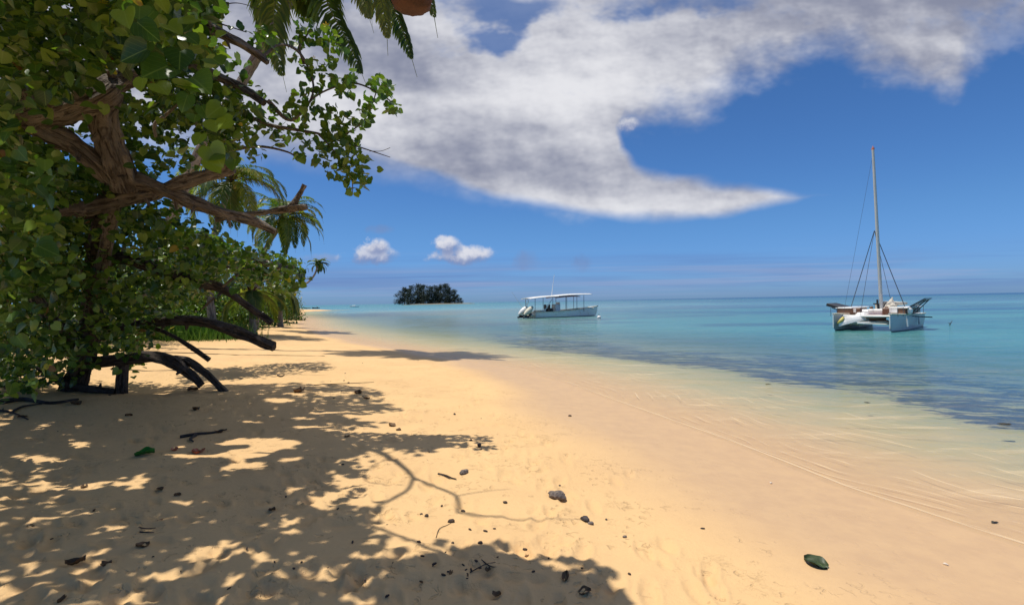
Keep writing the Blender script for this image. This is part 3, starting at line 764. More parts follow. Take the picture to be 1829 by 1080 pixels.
sz = lambda n: RNG.uniform(.052, .118, n)
allp = np.concatenate([A, B, Cc, D_])
leafo = link(bpy.data.objects.new("crown", leaves_mesh("crown", allp, sz(len(allp)), M_LEAF))); leafo.parent = tree

# the open sprays of leaves to the right
SPR = [(463, 67, 20, 16), (487, 87, 22, 18), (547, 57, 24, 22), (573, 67, 24, 22), (593, 90, 28, 26), (533, 80, 16, 10), (527, 107, 10, 5), (543, 130, 14, 9), (560, 117, 16, 10), (580, 140, 22, 18), (613, 157, 22, 20),
       (557, 163, 20, 18), (540, 187, 25, 22), (633, 140, 12, 8), (670, 147, 13, 10), (693, 160, 13, 11), (680, 173, 12, 9), (697, 193, 11, 9), (707, 196, 8, 6), (653, 180, 15, 11), (660, 200, 14, 11), (573, 197, 16, 11),
       (593, 203, 15, 11), (643, 213, 13, 9), (660, 217, 8, 5), (613, 220, 22, 20), (590, 240, 22, 22), (627, 240, 22, 22), (540, 213, 18, 14), (503, 240, 16, 10), (500, 257, 14, 9), (533, 280, 13, 8), (550, 253, 16, 12),
       (577, 267, 19, 16), (607, 263, 22, 22), (633, 277, 20, 20), (573, 293, 12, 6), (600, 287, 18, 15), (627, 300, 19, 19), (647, 293, 13, 8), (593, 317, 10, 6), (613, 317, 15, 11), (633, 323, 15, 14), (655, 323, 9, 6),
       (630, 343, 8, 5), (650, 333, 7, 4), (672, 305, 4, 1), (663, 293, 6, 2), (470, 190, 22, 14), (455, 215, 22, 16), (480, 235, 20, 12), (440, 245, 25, 16), (455, 275, 22, 12), (430, 130, 20, 9), (445, 170, 22, 14), (420, 210, 24, 18),
       (485, 205, 14, 8), (520, 200, 16, 10), (520, 240, 14, 8), (400, 25, 16, 8), (385, 15, 18, 8), (430, 45, 7, 2), (405, 180, 25, 16), (395, 235, 24, 14)]
pts = []; rr = np.random.default_rng(5)
for (a, b, r_, n_) in SPR:
    n_ = int(n_ * 1.35)
    ang = rr.uniform(0, 6.283, n_); ra = r_ * rr.random(n_) ** .5
    pts.append(unproject(a + np.cos(ang) * ra, b - 4 + np.sin(ang) * ra, rr.uniform(5.45, 6.05, n_)))
pts = np.concatenate(pts)
o = link(bpy.data.objects.new("spray", leaves_mesh("spray", pts, rr.uniform(.055, .10, len(pts)), M_LEAF, upw=.75, tone=.25 + .73 * rr.random(len(pts))))); o.parent = tree
# big leaves hanging close by
BIG = [(262, 88, 2.6, .165, .05), (300, 118, 2.7, .17, .3), (322, 92, 2.75, .15, .1), (345, 140, 2.7, .16, .55), (312, 150, 2.6, .12, .7), (372, 150, 2.8, .13, .6), (380, 105, 2.9, .12, .5), (350, 35, 2.9, .13, .75), (300, 45, 3.0, .12, .88),
       (275, 20, 2.9, .12, .5), (245, 40, 2.8, .15, .15), (222, 20, 2.6, .13, .9), (250, 12, 2.7, .12, .6), (330, 62, 2.8, .12, .3), (375, 262, 3.0, .15, .85), (398, 275, 3.0, .11, .6), (360, 240, 3.1, .10, .7), (372, 285, 3.1, .12, .95), (420, 288, 3.1, .11, .55),
       (415, 215, 3.1, .11, .95), (395, 190, 3.0, .12, .7), (360, 190, 3.0, .11, .45), (385, 215, 3.0, .12, .88), (280, 150, 2.9, .11, .9), (255, 140, 2.9, .10, .8), (335, 170, 3.0, .12, .35), (350, 205, 3.1, .11, .5), (405, 60, 3.1, .09, .88), (370, 70, 3.1, .10, .9),
       (65, 300, 3.0, .10, .5), (50, 320, 3.1, .11, .4), (80, 285, 3.0, .09, .7), (95, 315, 3.2, .11, .3), (70, 440, 3.3, .13, .25), (95, 430, 3.4, .11, .5), (62, 232, 3.0, .05, .975), (62, 400, 3.4, .09, .9), (30, 600, 4.2, .13, .6), (12, 620, 4.2, .12, .5), (45, 580, 4.3, .11, .4), (20, 560, 4.3, .11, .5)]
bp = unproject([b[0] for b in BIG], [b[1] for b in BIG], np.array([b[2] for b in BIG]))
bo = leaves_mesh("large_leaves", bp, np.array([b[3] for b in BIG]), M_LEAF, up=(.25, -1.0, .55), upw=2.4, droop=.7, rng=np.random.default_rng(9), tone=np.array([b[4] for b in BIG]))
o = link(bpy.data.objects.new("hanging_leaves", bo)); o.parent = tree
# yellow blossoms
mb = MB()
for (a, b, r_) in ((583, 46, 5), (553, 110, 4), (561, 104, 3), (62, 236, 5)):
    c = at(a, b, 5.5 if a > 100 else 3.6); R0 = r_ * c.y / F
    for k in range(5):
        q = 2 * math.pi * k / 5; d = Vector((math.cos(q), -.5, math.sin(q))) * R0; e = Vector((math.cos(q + .6), -.7, math.sin(q + .6))) * R0 * .9
        mb.add([c, c + d, c + (d + e) * .62 + Vector((0, -.2, 0)) * R0, c + e], [(0, 1, 2, 3)])
mb.build("blossom", simple("yellow_petal", (.75, .55, .05), .6), tree)

# canopy above and behind the viewer's head: it throws the dappled shade on the sand
def canopy_points(n, clumps, seed):
    rng = np.random.default_rng(seed)
    X = rng.uniform(-11, 1.6, clumps * 8); Y = rng.uniform(.6, 9.8, clumps * 8)
    P = np.stack([X, Y, ground_z(X, Y, fine=False)], -1); px, py = project(P)
    k = inpoly(px, py, SHADE) & (X > -11 + Y * .1); P = P[k][:clumps]
    idx = rng.integers(0, len(P), n); Q = P[idx] + np.concatenate([rng.normal(size=(n, 2)) * .20, np.zeros((n, 1))], 1)
    Q[:, 2] = ground_z(Q[:, 0], Q[:, 1], fine=False)
    px, py = project(Q)
    ok = inpoly(px, py, SHADE) & ~(holes_mask(px, py, LIT)); Q, i2 = Q[ok], idx[ok]
    ht = np.maximum(3.3, 1.5 + .68 * Q[:, 1] + .25) + (i2 % 7) * .13 + rng.uniform(-.0, .25, len(Q)) + np.clip(-Q[:, 0] - 5, 0, 4) * .2
    t = (ht - Q[:, 2]) / SUN.z
    L = Q + t[:, None] * np.array(SUN)
    px, py = project(L)
    vis = (L[:, 1] > .1) & (px > -40) & (px < 1870) & (py > -12) & (py < 1100)
    return L[~(vis & (px > 380))]
cp = canopy_points(17000, 1300, 21)
_r = np.random.default_rng(77); n_ = 6000; cc_ = np.stack([_r.uniform(-10, -2.2, 260), _r.uniform(2.2, 9.0, 260), np.zeros(260)], -1); cc_[:, 2] = np.maximum(3.5, 1.5 + .64 * cc_[:, 1] + .4) + _r.uniform(0, 1.2, 260)
ex = cc_[_r.integers(0, 260, n_)] + _r.normal(size=(n_, 3)) * .3
epx, epy = project(ex); gpx, gpy = project(ex - np.array(SUN) * (ex[:, 2:3] / SUN.z))
ex = ex[~((epx > 370) & (epy > -12)) & inpoly(gpx, gpy, SHADE + []) & ~holes_mask(gpx, gpy, LIT) | ((ex[:, 0] < -4.6) & (epx < 370) & (gpy < 705))]
ex = ex[~shadow_in(ex, LIT)]
SOLID = [(705, 1010), (740, 990), (790, 985), (810, 968), (850, 962), (905, 972), (960, 985), (990, 1008), (1040, 1005), (1095, 1028), (1118, 1060), (1128, 1100), (1200, 1300), (600, 1300), (640, 1080), (690, 1060)]
_k = _r.uniform(0, 1, (9000, 2)); sx_ = 600 + _k[:, 0] * 600; sy_ = 960 + _k[:, 1] * 330; _i = inpoly(sx_, sy_, SOLID); gg = np.array([at_z(a, b, .0) for a, b in zip(sx_[_i], sy_[_i])])
hh_ = np.maximum(3.4, 1.5 + .68 * gg[:, 1] + .3) + _r.uniform(0, .3, len(gg)); gg = gg + np.array(SUN) * (hh_ / SUN.z)[:, None]
gg = gg[_r.random(len(gg)) < .8]
BL = [(130, 1075, 60, 30)]
cp = np.concatenate([cp, ex, gg])
o = link(bpy.data.objects.new("upper_canopy", leaves_mesh("upper_canopy", cp, RNG.uniform(.085, .14, len(cp)), M_LEAF, upw=1.6))); o.parent = tree
def up_from(px, py, hs=1.0):
    p = gp(px, py); h = max(3.3, 1.5 + .68 * p.y + .45) * hs; return p + SUN * ((h - p.z) / SUN.z)
for i, (pl, w0, w1) in enumerate([([(300, 760), (430, 765), (560, 790), (650, 800), (690, 813), (718, 832), (738, 853)], .07, .022), ([(738, 853), (728, 874), (700, 891), (672, 906), (640, 930), (600, 970)], .02, .014),
                      ([(738, 853), (780, 870), (815, 886), (818, 915)], .02, .014), ([(815, 886), (850, 879), (912, 873)], .008, .004), ([(818, 916), (870, 922), (950, 927), (1042, 927)], .014, .004),
                      ([(695, 815), (672, 828), (650, 848), (668, 863), (722, 866)], .010, .006), ([(640, 930), (720, 960), (800, 990), (900, 1010), (1060, 1050)], .014, .02),
                      ([(-200, 900), (100, 880), (300, 900), (480, 950), (640, 1000)], .08, .02), ([(-200, 780), (100, 770), (300, 760)], .10, .07), ([(650, 800), (700, 790), (760, 792)], .012, .006),
                      ([(300, 1070), (500, 1040), (700, 1050), (900, 1060), (1100, 1060)], .05, .012), ([(500, 700), (600, 704), (690, 706)], .02, .008)]):
    q = [up_from(*p) for p in pl]; m_ = len(q)
    wlimb(tree, [(*v, w0 + (w1 - w0) * k / (m_ - 1)) for k, v in enumerate(q)], seed=60 + i, rough=.06)
q0 = at(205, 152, 5.4); q1 = up_from(-200, 780); q2 = up_from(-200, 900)
tb = at(150, 640, 8.6)
wlimb(tree, [(*tb, .16), (tb.x - .8, tb.y - 1.0, 3.0, .14), (q1.x + .3, q1.y + .2, q1.z - 1.2, .12), (*q1, .10)], seed=80)
wlimb(tree, [(tb.x - .8, tb.y - 1.0, 3.0, .13), (q2.x - .2, q2.y + 1.5, q2.z - 1.5, .10), (*q2, .08)], seed=81)

# ------------------------------------------------------------------ palms
def frond_mesh(pts, L=None, nl=46, llen=.75, wid=.040, droop=.55, seed=0, ragged=.1, tone=0.5, spread=1.0, bend_lim=.25, latx=False):
    """rachis through world points, leaflets on both sides"""
    rng = np.random.default_rng(seed); sp = np.array([np.array(p[:3]) for p in spline(pts, 8)])
    seg = np.linalg.norm(np.diff(sp, axis=0), axis=1); cum = np.concatenate([[0], np.cumsum(seg)]); L = cum[-1]
    mb = MB(); m_ = len(sp); mb.tube([Vector(p) for p in sp], [max(.004, L * .0068 * (1 - .85 * i / (m_ - 1)) * (1.7 if i < 3 else 1)) for i in range(m_)], 5, True)
    V = [np.array(mb.v)]; quads = [np.array([f for f in mb.f if len(f) == 4])]; off = len(mb.v)
    n = nl * 2; s = np.linspace(.14, .995, nl); s = np.repeat(s, 2) + rng.normal(size=n) * .004; side = np.tile([1, -1], nl)
    k = rng.random(n) > ragged; s, side = s[k], side[k]; n = len(s)
    pos = np.stack([np.interp(s * L, cum, sp[:, a]) for a in range(3)], -1)
    tg = unit(np.stack([np.interp(np.clip(s * L + .02 * L, 0, L), cum, sp[:, a]) - np.interp(np.clip(s * L - .02 * L, 0, L), cum, sp[:, a]) for a in range(3)], -1))
    up = np.array([0, 0, 1.0]); lat = np.cross(tg, up); bad = np.linalg.norm(lat, axis=1) < bend_lim
    ref = np.cross(unit(sp[2] - sp[0]), up); ref = ref / max(np.linalg.norm(ref), 1e-3)
    if latx: ref = unit(np.array([1.0, .35, 0])); bad = np.ones(n, bool)
    lat = unit(np.where(bad[:, None], ref, lat)); nm = np.cross(lat, tg)
    nm = np.where((nm[:, 2:3] < 0), -nm, nm)
    prof = np.sin(np.clip(s * 1.0 + .10, 0, 1) * math.pi) ** .55 * (.55 + .45 * (1 - s)); ll = llen * prof * rng.uniform(.85, 1.12, n)
    d0 = unit(tg * (.55 + .5 * s)[:, None] + lat * side[:, None] * .85 * spread + nm * .12 + rng.normal(size=(n, 3)) * .06)
    dd = droop * rng.uniform(.75, 1.35, n)[:, None]
    d1 = unit(d0 - up * dd); d2 = unit(d0 - up * dd * 2.2)
    w = np.cross(d0, nm); w = unit(w) * (wid * rng.uniform(.8, 1.2, n))[:, None] * .5
    w = unit(w + nm * .25 * side[:, None] * np.linalg.norm(w, axis=1, keepdims=True)) * np.linalg.norm(w, axis=1, keepdims=True)
    a = pos; b = pos + d0 * (ll * .30)[:, None]; c = b + d1 * (ll * .38)[:, None]; e = c + d2 * (ll * .36)[:, None]
    VV = np.stack([a - w * .5, a + w * .5, b - w, b + w, c - w * .8, c + w * .8, e - w * .08, e + w * .08], 1).reshape(-1, 3)
    base = off + np.arange(n)[:, None] * 8
    for (i, j, u_, v_) in ((0, 1, 3, 2), (2, 3, 5, 4), (4, 5, 7, 6)): quads.append(np.concatenate([base + i, base + j, base + u_, base + v_], 1))
    V.append(VV); VA = np.concatenate(V)
    A = np.zeros((len(VA), 3)); A[:off, 2] = .8; A[off:, 2] = np.repeat(np.clip(tone + rng.normal(size=n) * .12, 0, .93), 8)
    A[:, 0] = .3
    return np_mesh("frond", VA, quads, {'leafuv': A}, smooth=False, mats=[M_PALM])
def gen_frond(c, az, el, L, bend, seed, **kw):
    c = Vector(c); h = Vector((math.sin(az), math.cos(az), 0)); pts = [c]; e = el; p = c.copy()
    for i in range(6):
        p = p + (h * math.cos(e) + Vector((0, 0, 1)) * math.sin(e)) * (L / 6); pts.append(p.copy()); e -= bend / 6 * (1 + i * .25); e = max(e, -1.45)
    return frond_mesh(pts, seed=seed, **kw)
M_NUT = simple("coconut_husk", (.20, .17, .05), .6, .3, 9, dirt=(.16, .09, .04))
M_HUSK = simple("brown_fibre", (.075, .032, .020), .9, .3, 14, dirt=(.03, .013, .009))
def palm(label, crown, trunk_pts, specs, nfr=20, L=3.4, seed=0, r0=.17, r1=.12, wid=.04, llen=.7, nl=46, group=None, own=(), nuts=6, trunk_seg=12):
    crown = Vector(crown); root = tag(link(bpy.data.objects.new("coconut_palm", None)), label, "palm tree", group)
    rnd = random.Random(seed)
    if trunk_pts:
        sp = spline([tuple(p) for p in trunk_pts] + [tuple(crown - Vector((0, 0, .1)))], 14); m_ = len(sp)
        mb = MB(); rad = [(r0 + (r1 - r0) * i / m_) * (1 + .05 * (i % 2)) * (1 + .5 * math.exp(-i / 3)) for i in range(m_)]
        mb.tube([Vector(p) for p in sp], rad, trunk_seg, True, .04, seed); mb.build("trunk", M_PTRUNK, root, smooth='auto')
    mb = MB()
    for k in range(14):
        a = k * 2.4; d = Vector((math.cos(a), math.sin(a), .9)).normalized()
        mb.tube([crown - Vector((0, 0, .25)), crown + d * L * .05, crown + d * L * .11], [r1 * .9, r1 * .5, r1 * .18], 5)
    mb.build("crown_shaft", M_HUSK, root, smooth='auto')
    for i, pts in enumerate(own):
        me = frond_mesh([at(*p) for p in pts], nl=nl + 12, llen=llen * 1.35, wid=wid * 1.25, seed=seed * 100 + i, droop=.8, tone=(.62, .4, .88, .3, .6, .45, .8, .55)[i % 8], latx=True, ragged=.03)
        o = link(bpy.data.objects.new("frond", me)); o.parent = root
    for i in range(nfr):
        el, az = R_(rnd.uniform(-25, 75)), rnd.uniform(0, 6.283)
        if specs: az = R_(specs[0] + (specs[1] - specs[0]) * (i + .5) / nfr); el = R_(rnd.uniform(5, 75))
        me = gen_frond(crown, az, el, L * rnd.uniform(.85, 1.1), 1.15 + rnd.random() * .6, seed * 100 + 50 + i, nl=nl, llen=llen, wid=wid, droop=rnd.uniform(.22, .55), tone=rnd.uniform(.1, .8))
        o = link(bpy.data.objects.new("frond", me)); o.parent = root
    for k in range(nuts):
        a = k * 6.283 / nuts + .3; nb = MB(); c = crown + Vector((math.cos(a) * r1 * 1.7, math.sin(a) * r1 * 1.7, -.18 - .08 * (k % 2)))
        rings = [[c + Vector((math.cos(t) * math.sin(u_) * .11, math.sin(t) * math.sin(u_) * .11, math.cos(u_) * .14)) for t in [j * math.pi / 4 for j in range(8)]] for u_ in (.15, .6, 1.1, 1.6, 2.1, 2.6, 3.0)]
        nb.loft(rings); nb.build("coconut", M_NUT, root, smooth=True)
    return root
S0 = gp(748, 633); ts = (13.3 - S0.z) / SUN.z; CR = S0 + SUN * ts
Yc = CR.y
cpx, cpy = project(np.array([CR]))
print("palm crown", CR, cpx, cpy)
b0 = at(235, 620, 18.5); b0.z = gz(b0.x, b0.y) - .1
palm("tall coconut palm whose crown hangs into view above the leafy limbs, trunk slanting", CR,
     [b0, at(330, 330, Yc), at(436, 140, Yc), at(490, 50, Yc)], (20, 340), nfr=15, L=3.9, seed=3, r0=.19, r1=.15, nl=105, llen=.95, wid=.065,
     own=[[(cpx[0], cpy[0], Yc), (535, -95, Yc - .3), (497, -30, Yc - .5), (490, 60, Yc - .6), (512, 165, Yc - .6)], [(cpx[0], cpy[0], Yc), (570, -75, Yc), (585, 5, Yc - .4), (624, 80, Yc - .6), (657, 158, Yc - .7)],
          [(cpx[0], cpy[0], Yc), (632, -110, Yc), (668, -40, Yc - .3), (688, 35, Yc - .4), (693, 100, Yc - .5)], [(cpx[0], cpy[0], Yc), (645, -100, Yc + .3), (690, -10, Yc + .5), (722, 62, Yc + .6), (745, 138, Yc + .6)],
          [(cpx[0], cpy[0], Yc), (670, -140, Yc), (735, -75, Yc + .2), (768, 0, Yc + .3), (782, 68, Yc + .3)], [(cpx[0], cpy[0], Yc), (560, -85, Yc + .3), (540, -25, Yc + .6), (572, 55, Yc + .8)],
          [(cpx[0], cpy[0], Yc), (610, -100, Yc - .3), (640, -30, Yc - 1), (668, 60, Yc - 1.1)], [(cpx[0], cpy[0], Yc), (540, -100, Yc + .3), (478, -60, Yc + .6), (470, 30, Yc + .8), (480, 110, Yc + .8)]])
c = at(412, 322, 25); b0 = at(380, 560, 25); b0.z = gz(b0.x, b0.y) - .1
palm("coconut palm with arching fronds behind the broken forked limb", c, [b0, at(375, 460, 25)], None, nfr=30, L=3.7, seed=5, nl=70, llen=.8, wid=.05)
c = at(505, 392, 34); b0 = at(455, 560, 34); b0.z = gz(b0.x, b0.y) - .1
palm("bushy coconut palm leaning toward the sea, between the forked limb and the small far palm", c, [b0, at(465, 470, 34)], None, nfr=38, L=3.6, seed=6, nl=60, llen=.8, wid=.06)
c = at(450, 520, 27); b0 = c.copy(); b0.z = gz(c.x, c.y) - .05
palm("young low palm with pale arching fronds under the leafy branch end", c, [b0], None, nfr=22, L=3.0, seed=8, nl=60, llen=.7, wid=.055, nuts=0)
c = at(500, 520, 40); b0 = c.copy(); b0.z = gz(c.x, c.y) - .05
palm("low palm with yellowing fronds at the seaward end of the bushes", c, [b0], None, nfr=22, L=2.8, seed=12, nl=44, llen=.7, wid=.07, nuts=0)
c = at(568, 472, 120); b0 = at(505, 530, 120); b0.z = gz(b0.x, b0.y) - .3
palm("far small palm on a thin curved trunk leaning out over the lagoon", c, [b0, at(530, 515, 120), at(550, 504, 120), at(562, 490, 120)], None, nfr=28, L=3.3, seed=9, r0=.26, r1=.19, nl=24, llen=.9, wid=.22, nuts=4, trunk_seg=8)

# hanging husk at the top edge
c = at(735, -8, 1.7); R0 = 36 * 1.7 / F; hs = 1.7 / 4.2
rings = []
for z_, k in ((.10, 1.02), (.05, 1.03), (0, 1.0), (-.05, .97), (-.085, .90), (-.105, .72), (-.112, .45), (-.114, .12)):
    rings.append([c + Vector((math.cos(t) * R0 * k * (1 + .06 * math.cos(t * 11) * abs(math.cos(t * 5.5))), math.sin(t) * R0 * k * (1 + .06 * math.cos(t * 11) * abs(math.cos(t * 5.5))), z_ * hs)) for t in [j * 2 * math.pi / 66 for j in range(66)]])
top = []
for z_, k in ((.40, .03), (.36, .30), (.27, .70), (.18, .95)):
    top.append([c + Vector((math.cos(t) * R0 * k * (1 + .06 * math.cos(t * 11) * abs(math.cos(t * 5.5))), math.sin(t) * R0 * k * (1 + .06 * math.cos(t * 11) * abs(math.cos(t * 5.5))), z_ * hs)) for t in [j * 2 * math.pi / 66 for j in range(66)]])
mb = MB(); mb.loft(top + rings); hk = mb.build("hanging_husk", M_HUSK, None, smooth=True)
tag(hk, "ribbed brown husk hanging in front of the palm fronds at the top edge", "husk")
mb = MB(); mb.tube([c + Vector((0, 0, .155)), c + Vector((-.15, -.1, .6)), c + Vector((-.9, -.3, 1.5))], [.006, .008, .02], 6); mb.build("stalk", M_BARK, hk, smooth=True)

# ------------------------------------------------------------------ shrubs along the top of the beach
def shrub(name, label, base, w, h, n, leaf, seed, mat, cat="shrub", group="shrubs along the top of the beach", template=SMALL):
    rng = np.random.default_rng(seed); root = tag(link(bpy.data.objects.new(name, None)), label, cat, group); root.location = base
    cl = 44; cc = rng.normal(size=(cl, 3)); cc = cc / np.linalg.norm(cc, axis=1, keepdims=True) * rng.uniform(.5, .95, (cl, 1)); cc[:, 2] = np.abs(cc[:, 2]) * .85 + .05
    P = cc[rng.integers(0, cl, n)] + rng.normal(size=(n, 3)) * .17; P = P * np.array([w / 2, w / 2, h]); P[:, 2] = np.maximum(P[:, 2], .05)
    o = link(bpy.data.objects.new("foliage", leaves_mesh("foliage", P, rng.uniform(.7, 1.3, n) * leaf, mat, template=template, rng=rng))); o.parent = root
    mb = MB()
    for k in range(7):
        a = k * .9; d = Vector((math.cos(a) * w * .3, math.sin(a) * w * .3, h * .7)); mb.tube([Vector((0, 0, -.1)), d * .5 + Vector((.05, 0, 0)), d], [.06, .04, .015], 5)
    mb.build("stem", M_BARKD, root, smooth=True)
    return root
for i, (px, Y, w, h, lab) in enumerate([(508, 62, 4.4, 4.6, "yellow green shrub ending the row at the seaward tip of the far bushes"), (486, 50, 4.4, 4.6, "round green shrub just under the bushy leaning palm"),
                       (460, 44, 4.8, 4.4, "broad green shrub behind the low pale-fronded palm"), (425, 38, 4.8, 4.2, "mid green shrub between the grass tuft and the low palm"),
                       (385, 33, 4.8, 3.6, "dark shrub right behind the bright green grass tuft"), (335, 30, 4.8, 4.0, "dark shrub landward of the grass tuft, half behind the tree's leaves"),
                       (270, 26, 5, 3.6, "tall dark shrub seen through gaps of the big tree, landward of the others"), (200, 22, 5.5, 4.2, "dense shrub hidden mostly by the big tree's limbs"), (120, 19, 6, 4.6, "dense shrub behind the big tree's trunk"), (20, 16, 6.5, 4.6, "leafy shrub behind the big tree at the picture's edge")]):
    p = at(px, 555, Y); z0 = gz(p.x, p.y) - .1
    shrub("beach_shrub", lab, (p.x, p.y, z0), w, h, 4600 if Y > 28 else 4200, .24 if Y > 28 else .2, 40 + i, M_SHRUB if i != 99 else M_LEAF)
# mid bush with leaves like the big tree's
M2 = [(300, 400), (360, 412), (420, 438), (470, 448), (520, 460), (547, 478), (550, 498), (532, 516), (505, 518), (470, 508), (440, 498), (400, 488), (380, 520), (330, 540), (285, 560), (270, 500)]
bush = tag(link(bpy.data.objects.new("sea_hibiscus_bush", None)), "bright leafy bush reaching seaward under the forked limb, in front of the palms", "bush")
mp = mass(4200, lambda x, y: 10.5 + (x - 300) * .008, M2, [(415, 497, 14, 10)], 120, .5, 33, jitter=6)
o = link(bpy.data.objects.new("foliage", leaves_mesh("foliage", mp, RNG.uniform(.08, .13, len(mp)), M_LEAF))); o.parent = bush
bz = at(215, 560, 12.0); bz.z = gz(bz.x, bz.y) - .1
for k, (a, b) in enumerate(((330, 470), (400, 470), (470, 480), (530, 490))):
    e = at(a, b, 11); wlimb(bush, [(*bz, .08), (*at(290 + k * 12, 505 - k * 6, 11.6), .04), (*e, .012)], M_BARKD, name='stem', seed=90 + k)
# grass tuft
rng = np.random.default_rng(3); n = 5200; gx = rng.normal(size=n) * 1.0; gy = rng.normal(size=n) * .8
c = at(345, 556, 24); X, Y_ = c.x + gx, c.y + gy; Z_ = ground_z(X, Y_, fine=False)
hh = rng.uniform(.35, .9, n); az = rng.uniform(0, 6.283, n); ln_ = rng.uniform(.1, .5, n)
B0 = np.stack([X, Y_, Z_ - .02], -1); dx = np.stack([np.cos(az), np.sin(az), az * 0], -1); tp = B0 + np.stack([rng.normal(size=n) * ln_ * hh, rng.normal(size=n) * ln_ * hh, hh], -1)
md = (B0 + tp) / 2 + np.array([0, 0, .05]); V = np.stack([B0 - dx * .013, B0 + dx * .013, md + dx * .010, md - dx * .010, tp], 1).reshape(-1, 3)
bs = np.arange(n)[:, None] * 5; A = np.repeat(np.stack([rng.random(n) * 0 + .3, az * 0, rng.random(n) * .9], -1), 5, 0)
gm = leaf_material("grass_blade", ((.03, .085, .016), (.055, .135, .022), (.09, .18, .03)), 1.1, 1.2, veins=False)
me = np_mesh("beach_grass", V, [np.concatenate([bs, bs + 1, bs + 2, bs + 3], 1), np.concatenate([bs + 3, bs + 2, bs + 4], 1)], {'leafuv': A}, smooth=False, mats=[gm])
tag(link(bpy.data.objects.new("beach_grass", me)), "bright green tuft of beach grass above the arching dark limb", "grass", kind="stuff")

# ------------------------------------------------------------------ the islet
YI = 620.0
ic = at(770, 543, YI); ic.z = WZ
mb = MB(); N = 48; hw = 62 * YI / F
rings = []
for k, z_ in ((1.12, -1.5), (1.02, 0.0), (.97, .5), (.85, .9), (.5, 1.2), (.1, 1.3)):
    rings.append([Vector((ic.x + 6 + math.cos(t) * hw * k * (1 + .06 * math.sin(3 * t)) + (hw * .10 * k if math.cos(t) > .6 else 0), ic.y + math.sin(t) * 26 * k, WZ + z_)) for t in [2 * math.pi * j / N for j in range(N)]])
mb.loft(rings)
isl = mb.build("islet_ground", simple("islet_sand", (.20, .17, .12), .9, .2, .05, dirt=(.09, .09, .06)), None, smooth=True)
tag(isl, "low sandy islet ground under the dark trees", kind="structure")
def iron_tree(h, w, n, seed):
    rng = np.random.default_rng(seed); root = link(bpy.data.objects.new("casuarina_tree", None))
    mb = MB(); mb.tube([(0, 0, -.5), (.3, 0, h * .4), (.1, .2, h * .95)], [.45, .3, .08], 6)
    mb.build("trunk", M_BARKD, root, smooth=True)
    cl = 46; zz = rng.uniform(.03, .97, cl); rad = w / 2 * np.clip(1.1 - zz ** 3, .15, 1) * rng.uniform(.2, 1.0, cl); a = rng.uniform(0, 6.283, cl)
    cc = np.stack([np.cos(a) * rad, np.sin(a) * rad, zz * h], -1); P = cc[rng.integers(0, cl, n)] + rng.normal(size=(n, 3)) * np.array([.085 * w, .085 * w, .055 * h])
    P[:, 2] = np.clip(P[:, 2], .3, h)
    o = link(bpy.data.objects.new("crown", leaves_mesh("crown", P, rng.uniform(.9, 2.0, n), M_IRON, template=(np.array([(0, 0, 0), (.13, .5, 0), (0, 1.0, 0), (-.13, .5, 0)]), SMALL[1]), upw=.1, droop=.1, rng=rng))); o.parent = root
    return root
protos = [iron_tree(1, 1, 10, 0)]
for ch in list(protos[0].children): bpy.data.objects.remove(ch)
bpy.data.objects.remove(protos[0]); protos = []
ITREES = [(714, 519, 15, "squat casuarina at the islet's west end"), (722, 513, 17, "broad dark casuarina next to the islet's west end"), (733, 510, 18, "tall dark casuarina in the western half of the islet"), (745, 507, 19, "tallest rounded casuarina west of the islet's middle"), (755, 509, 19, "dark casuarina on the east flank of the tallest western one"),
          (763, 510, 19, "lower casuarina in the dip at the islet's middle"), (771, 511, 19, "lower thin-topped casuarina just east of the middle dip"), (778, 510, 15, "spiky casuarina rising east of the middle dip"), (787, 508, 17, "tall feathery casuarina in the eastern half of the islet"), (795, 507, 18, "tallest casuarina of the islet's eastern half"),
          (804, 513, 16, "casuarina sloping down toward the islet's east end"), (811, 517, 13, "narrow casuarina near the islet's east end with pale trunk gaps"), (818, 526, 10, "small see-through casuarina at the islet's east end"), (824, 532, 7, "smallest lone casuarina on the islet's east tip"),
          (728, 516, 18, "casuarina filling the west half behind the shore row"), (750, 514, 18, "casuarina filling the middle-west behind the shore row"), (782, 513, 18, "casuarina filling the middle-east behind the shore row"), (800, 516, 16, "casuarina filling the east half behind the shore row")]
for i, (px, ty, wpx, lab) in enumerate(ITREES):
    yy = YI + (10 if i > 13 else random.uniform(-12, 4)); top = at(px, ty, yy); h = top.z - (WZ + 1.2)
    if i < 5: r_ = iron_tree(20, 10.5, 1500, 70 + i); protos.append(r_)
    else: r_ = copy_tree(protos[i % 5])
    if i >= 12: pass
    sw = wpx * YI / F / 10.5 * 1.25
    r_.location = (top.x, yy, WZ + 1.2); r_.scale = (sw, sw, h / 20); r_.rotation_euler = (0, 0, i * 1.7)
    tag(r_, lab, "tree", "casuarina trees on the islet")

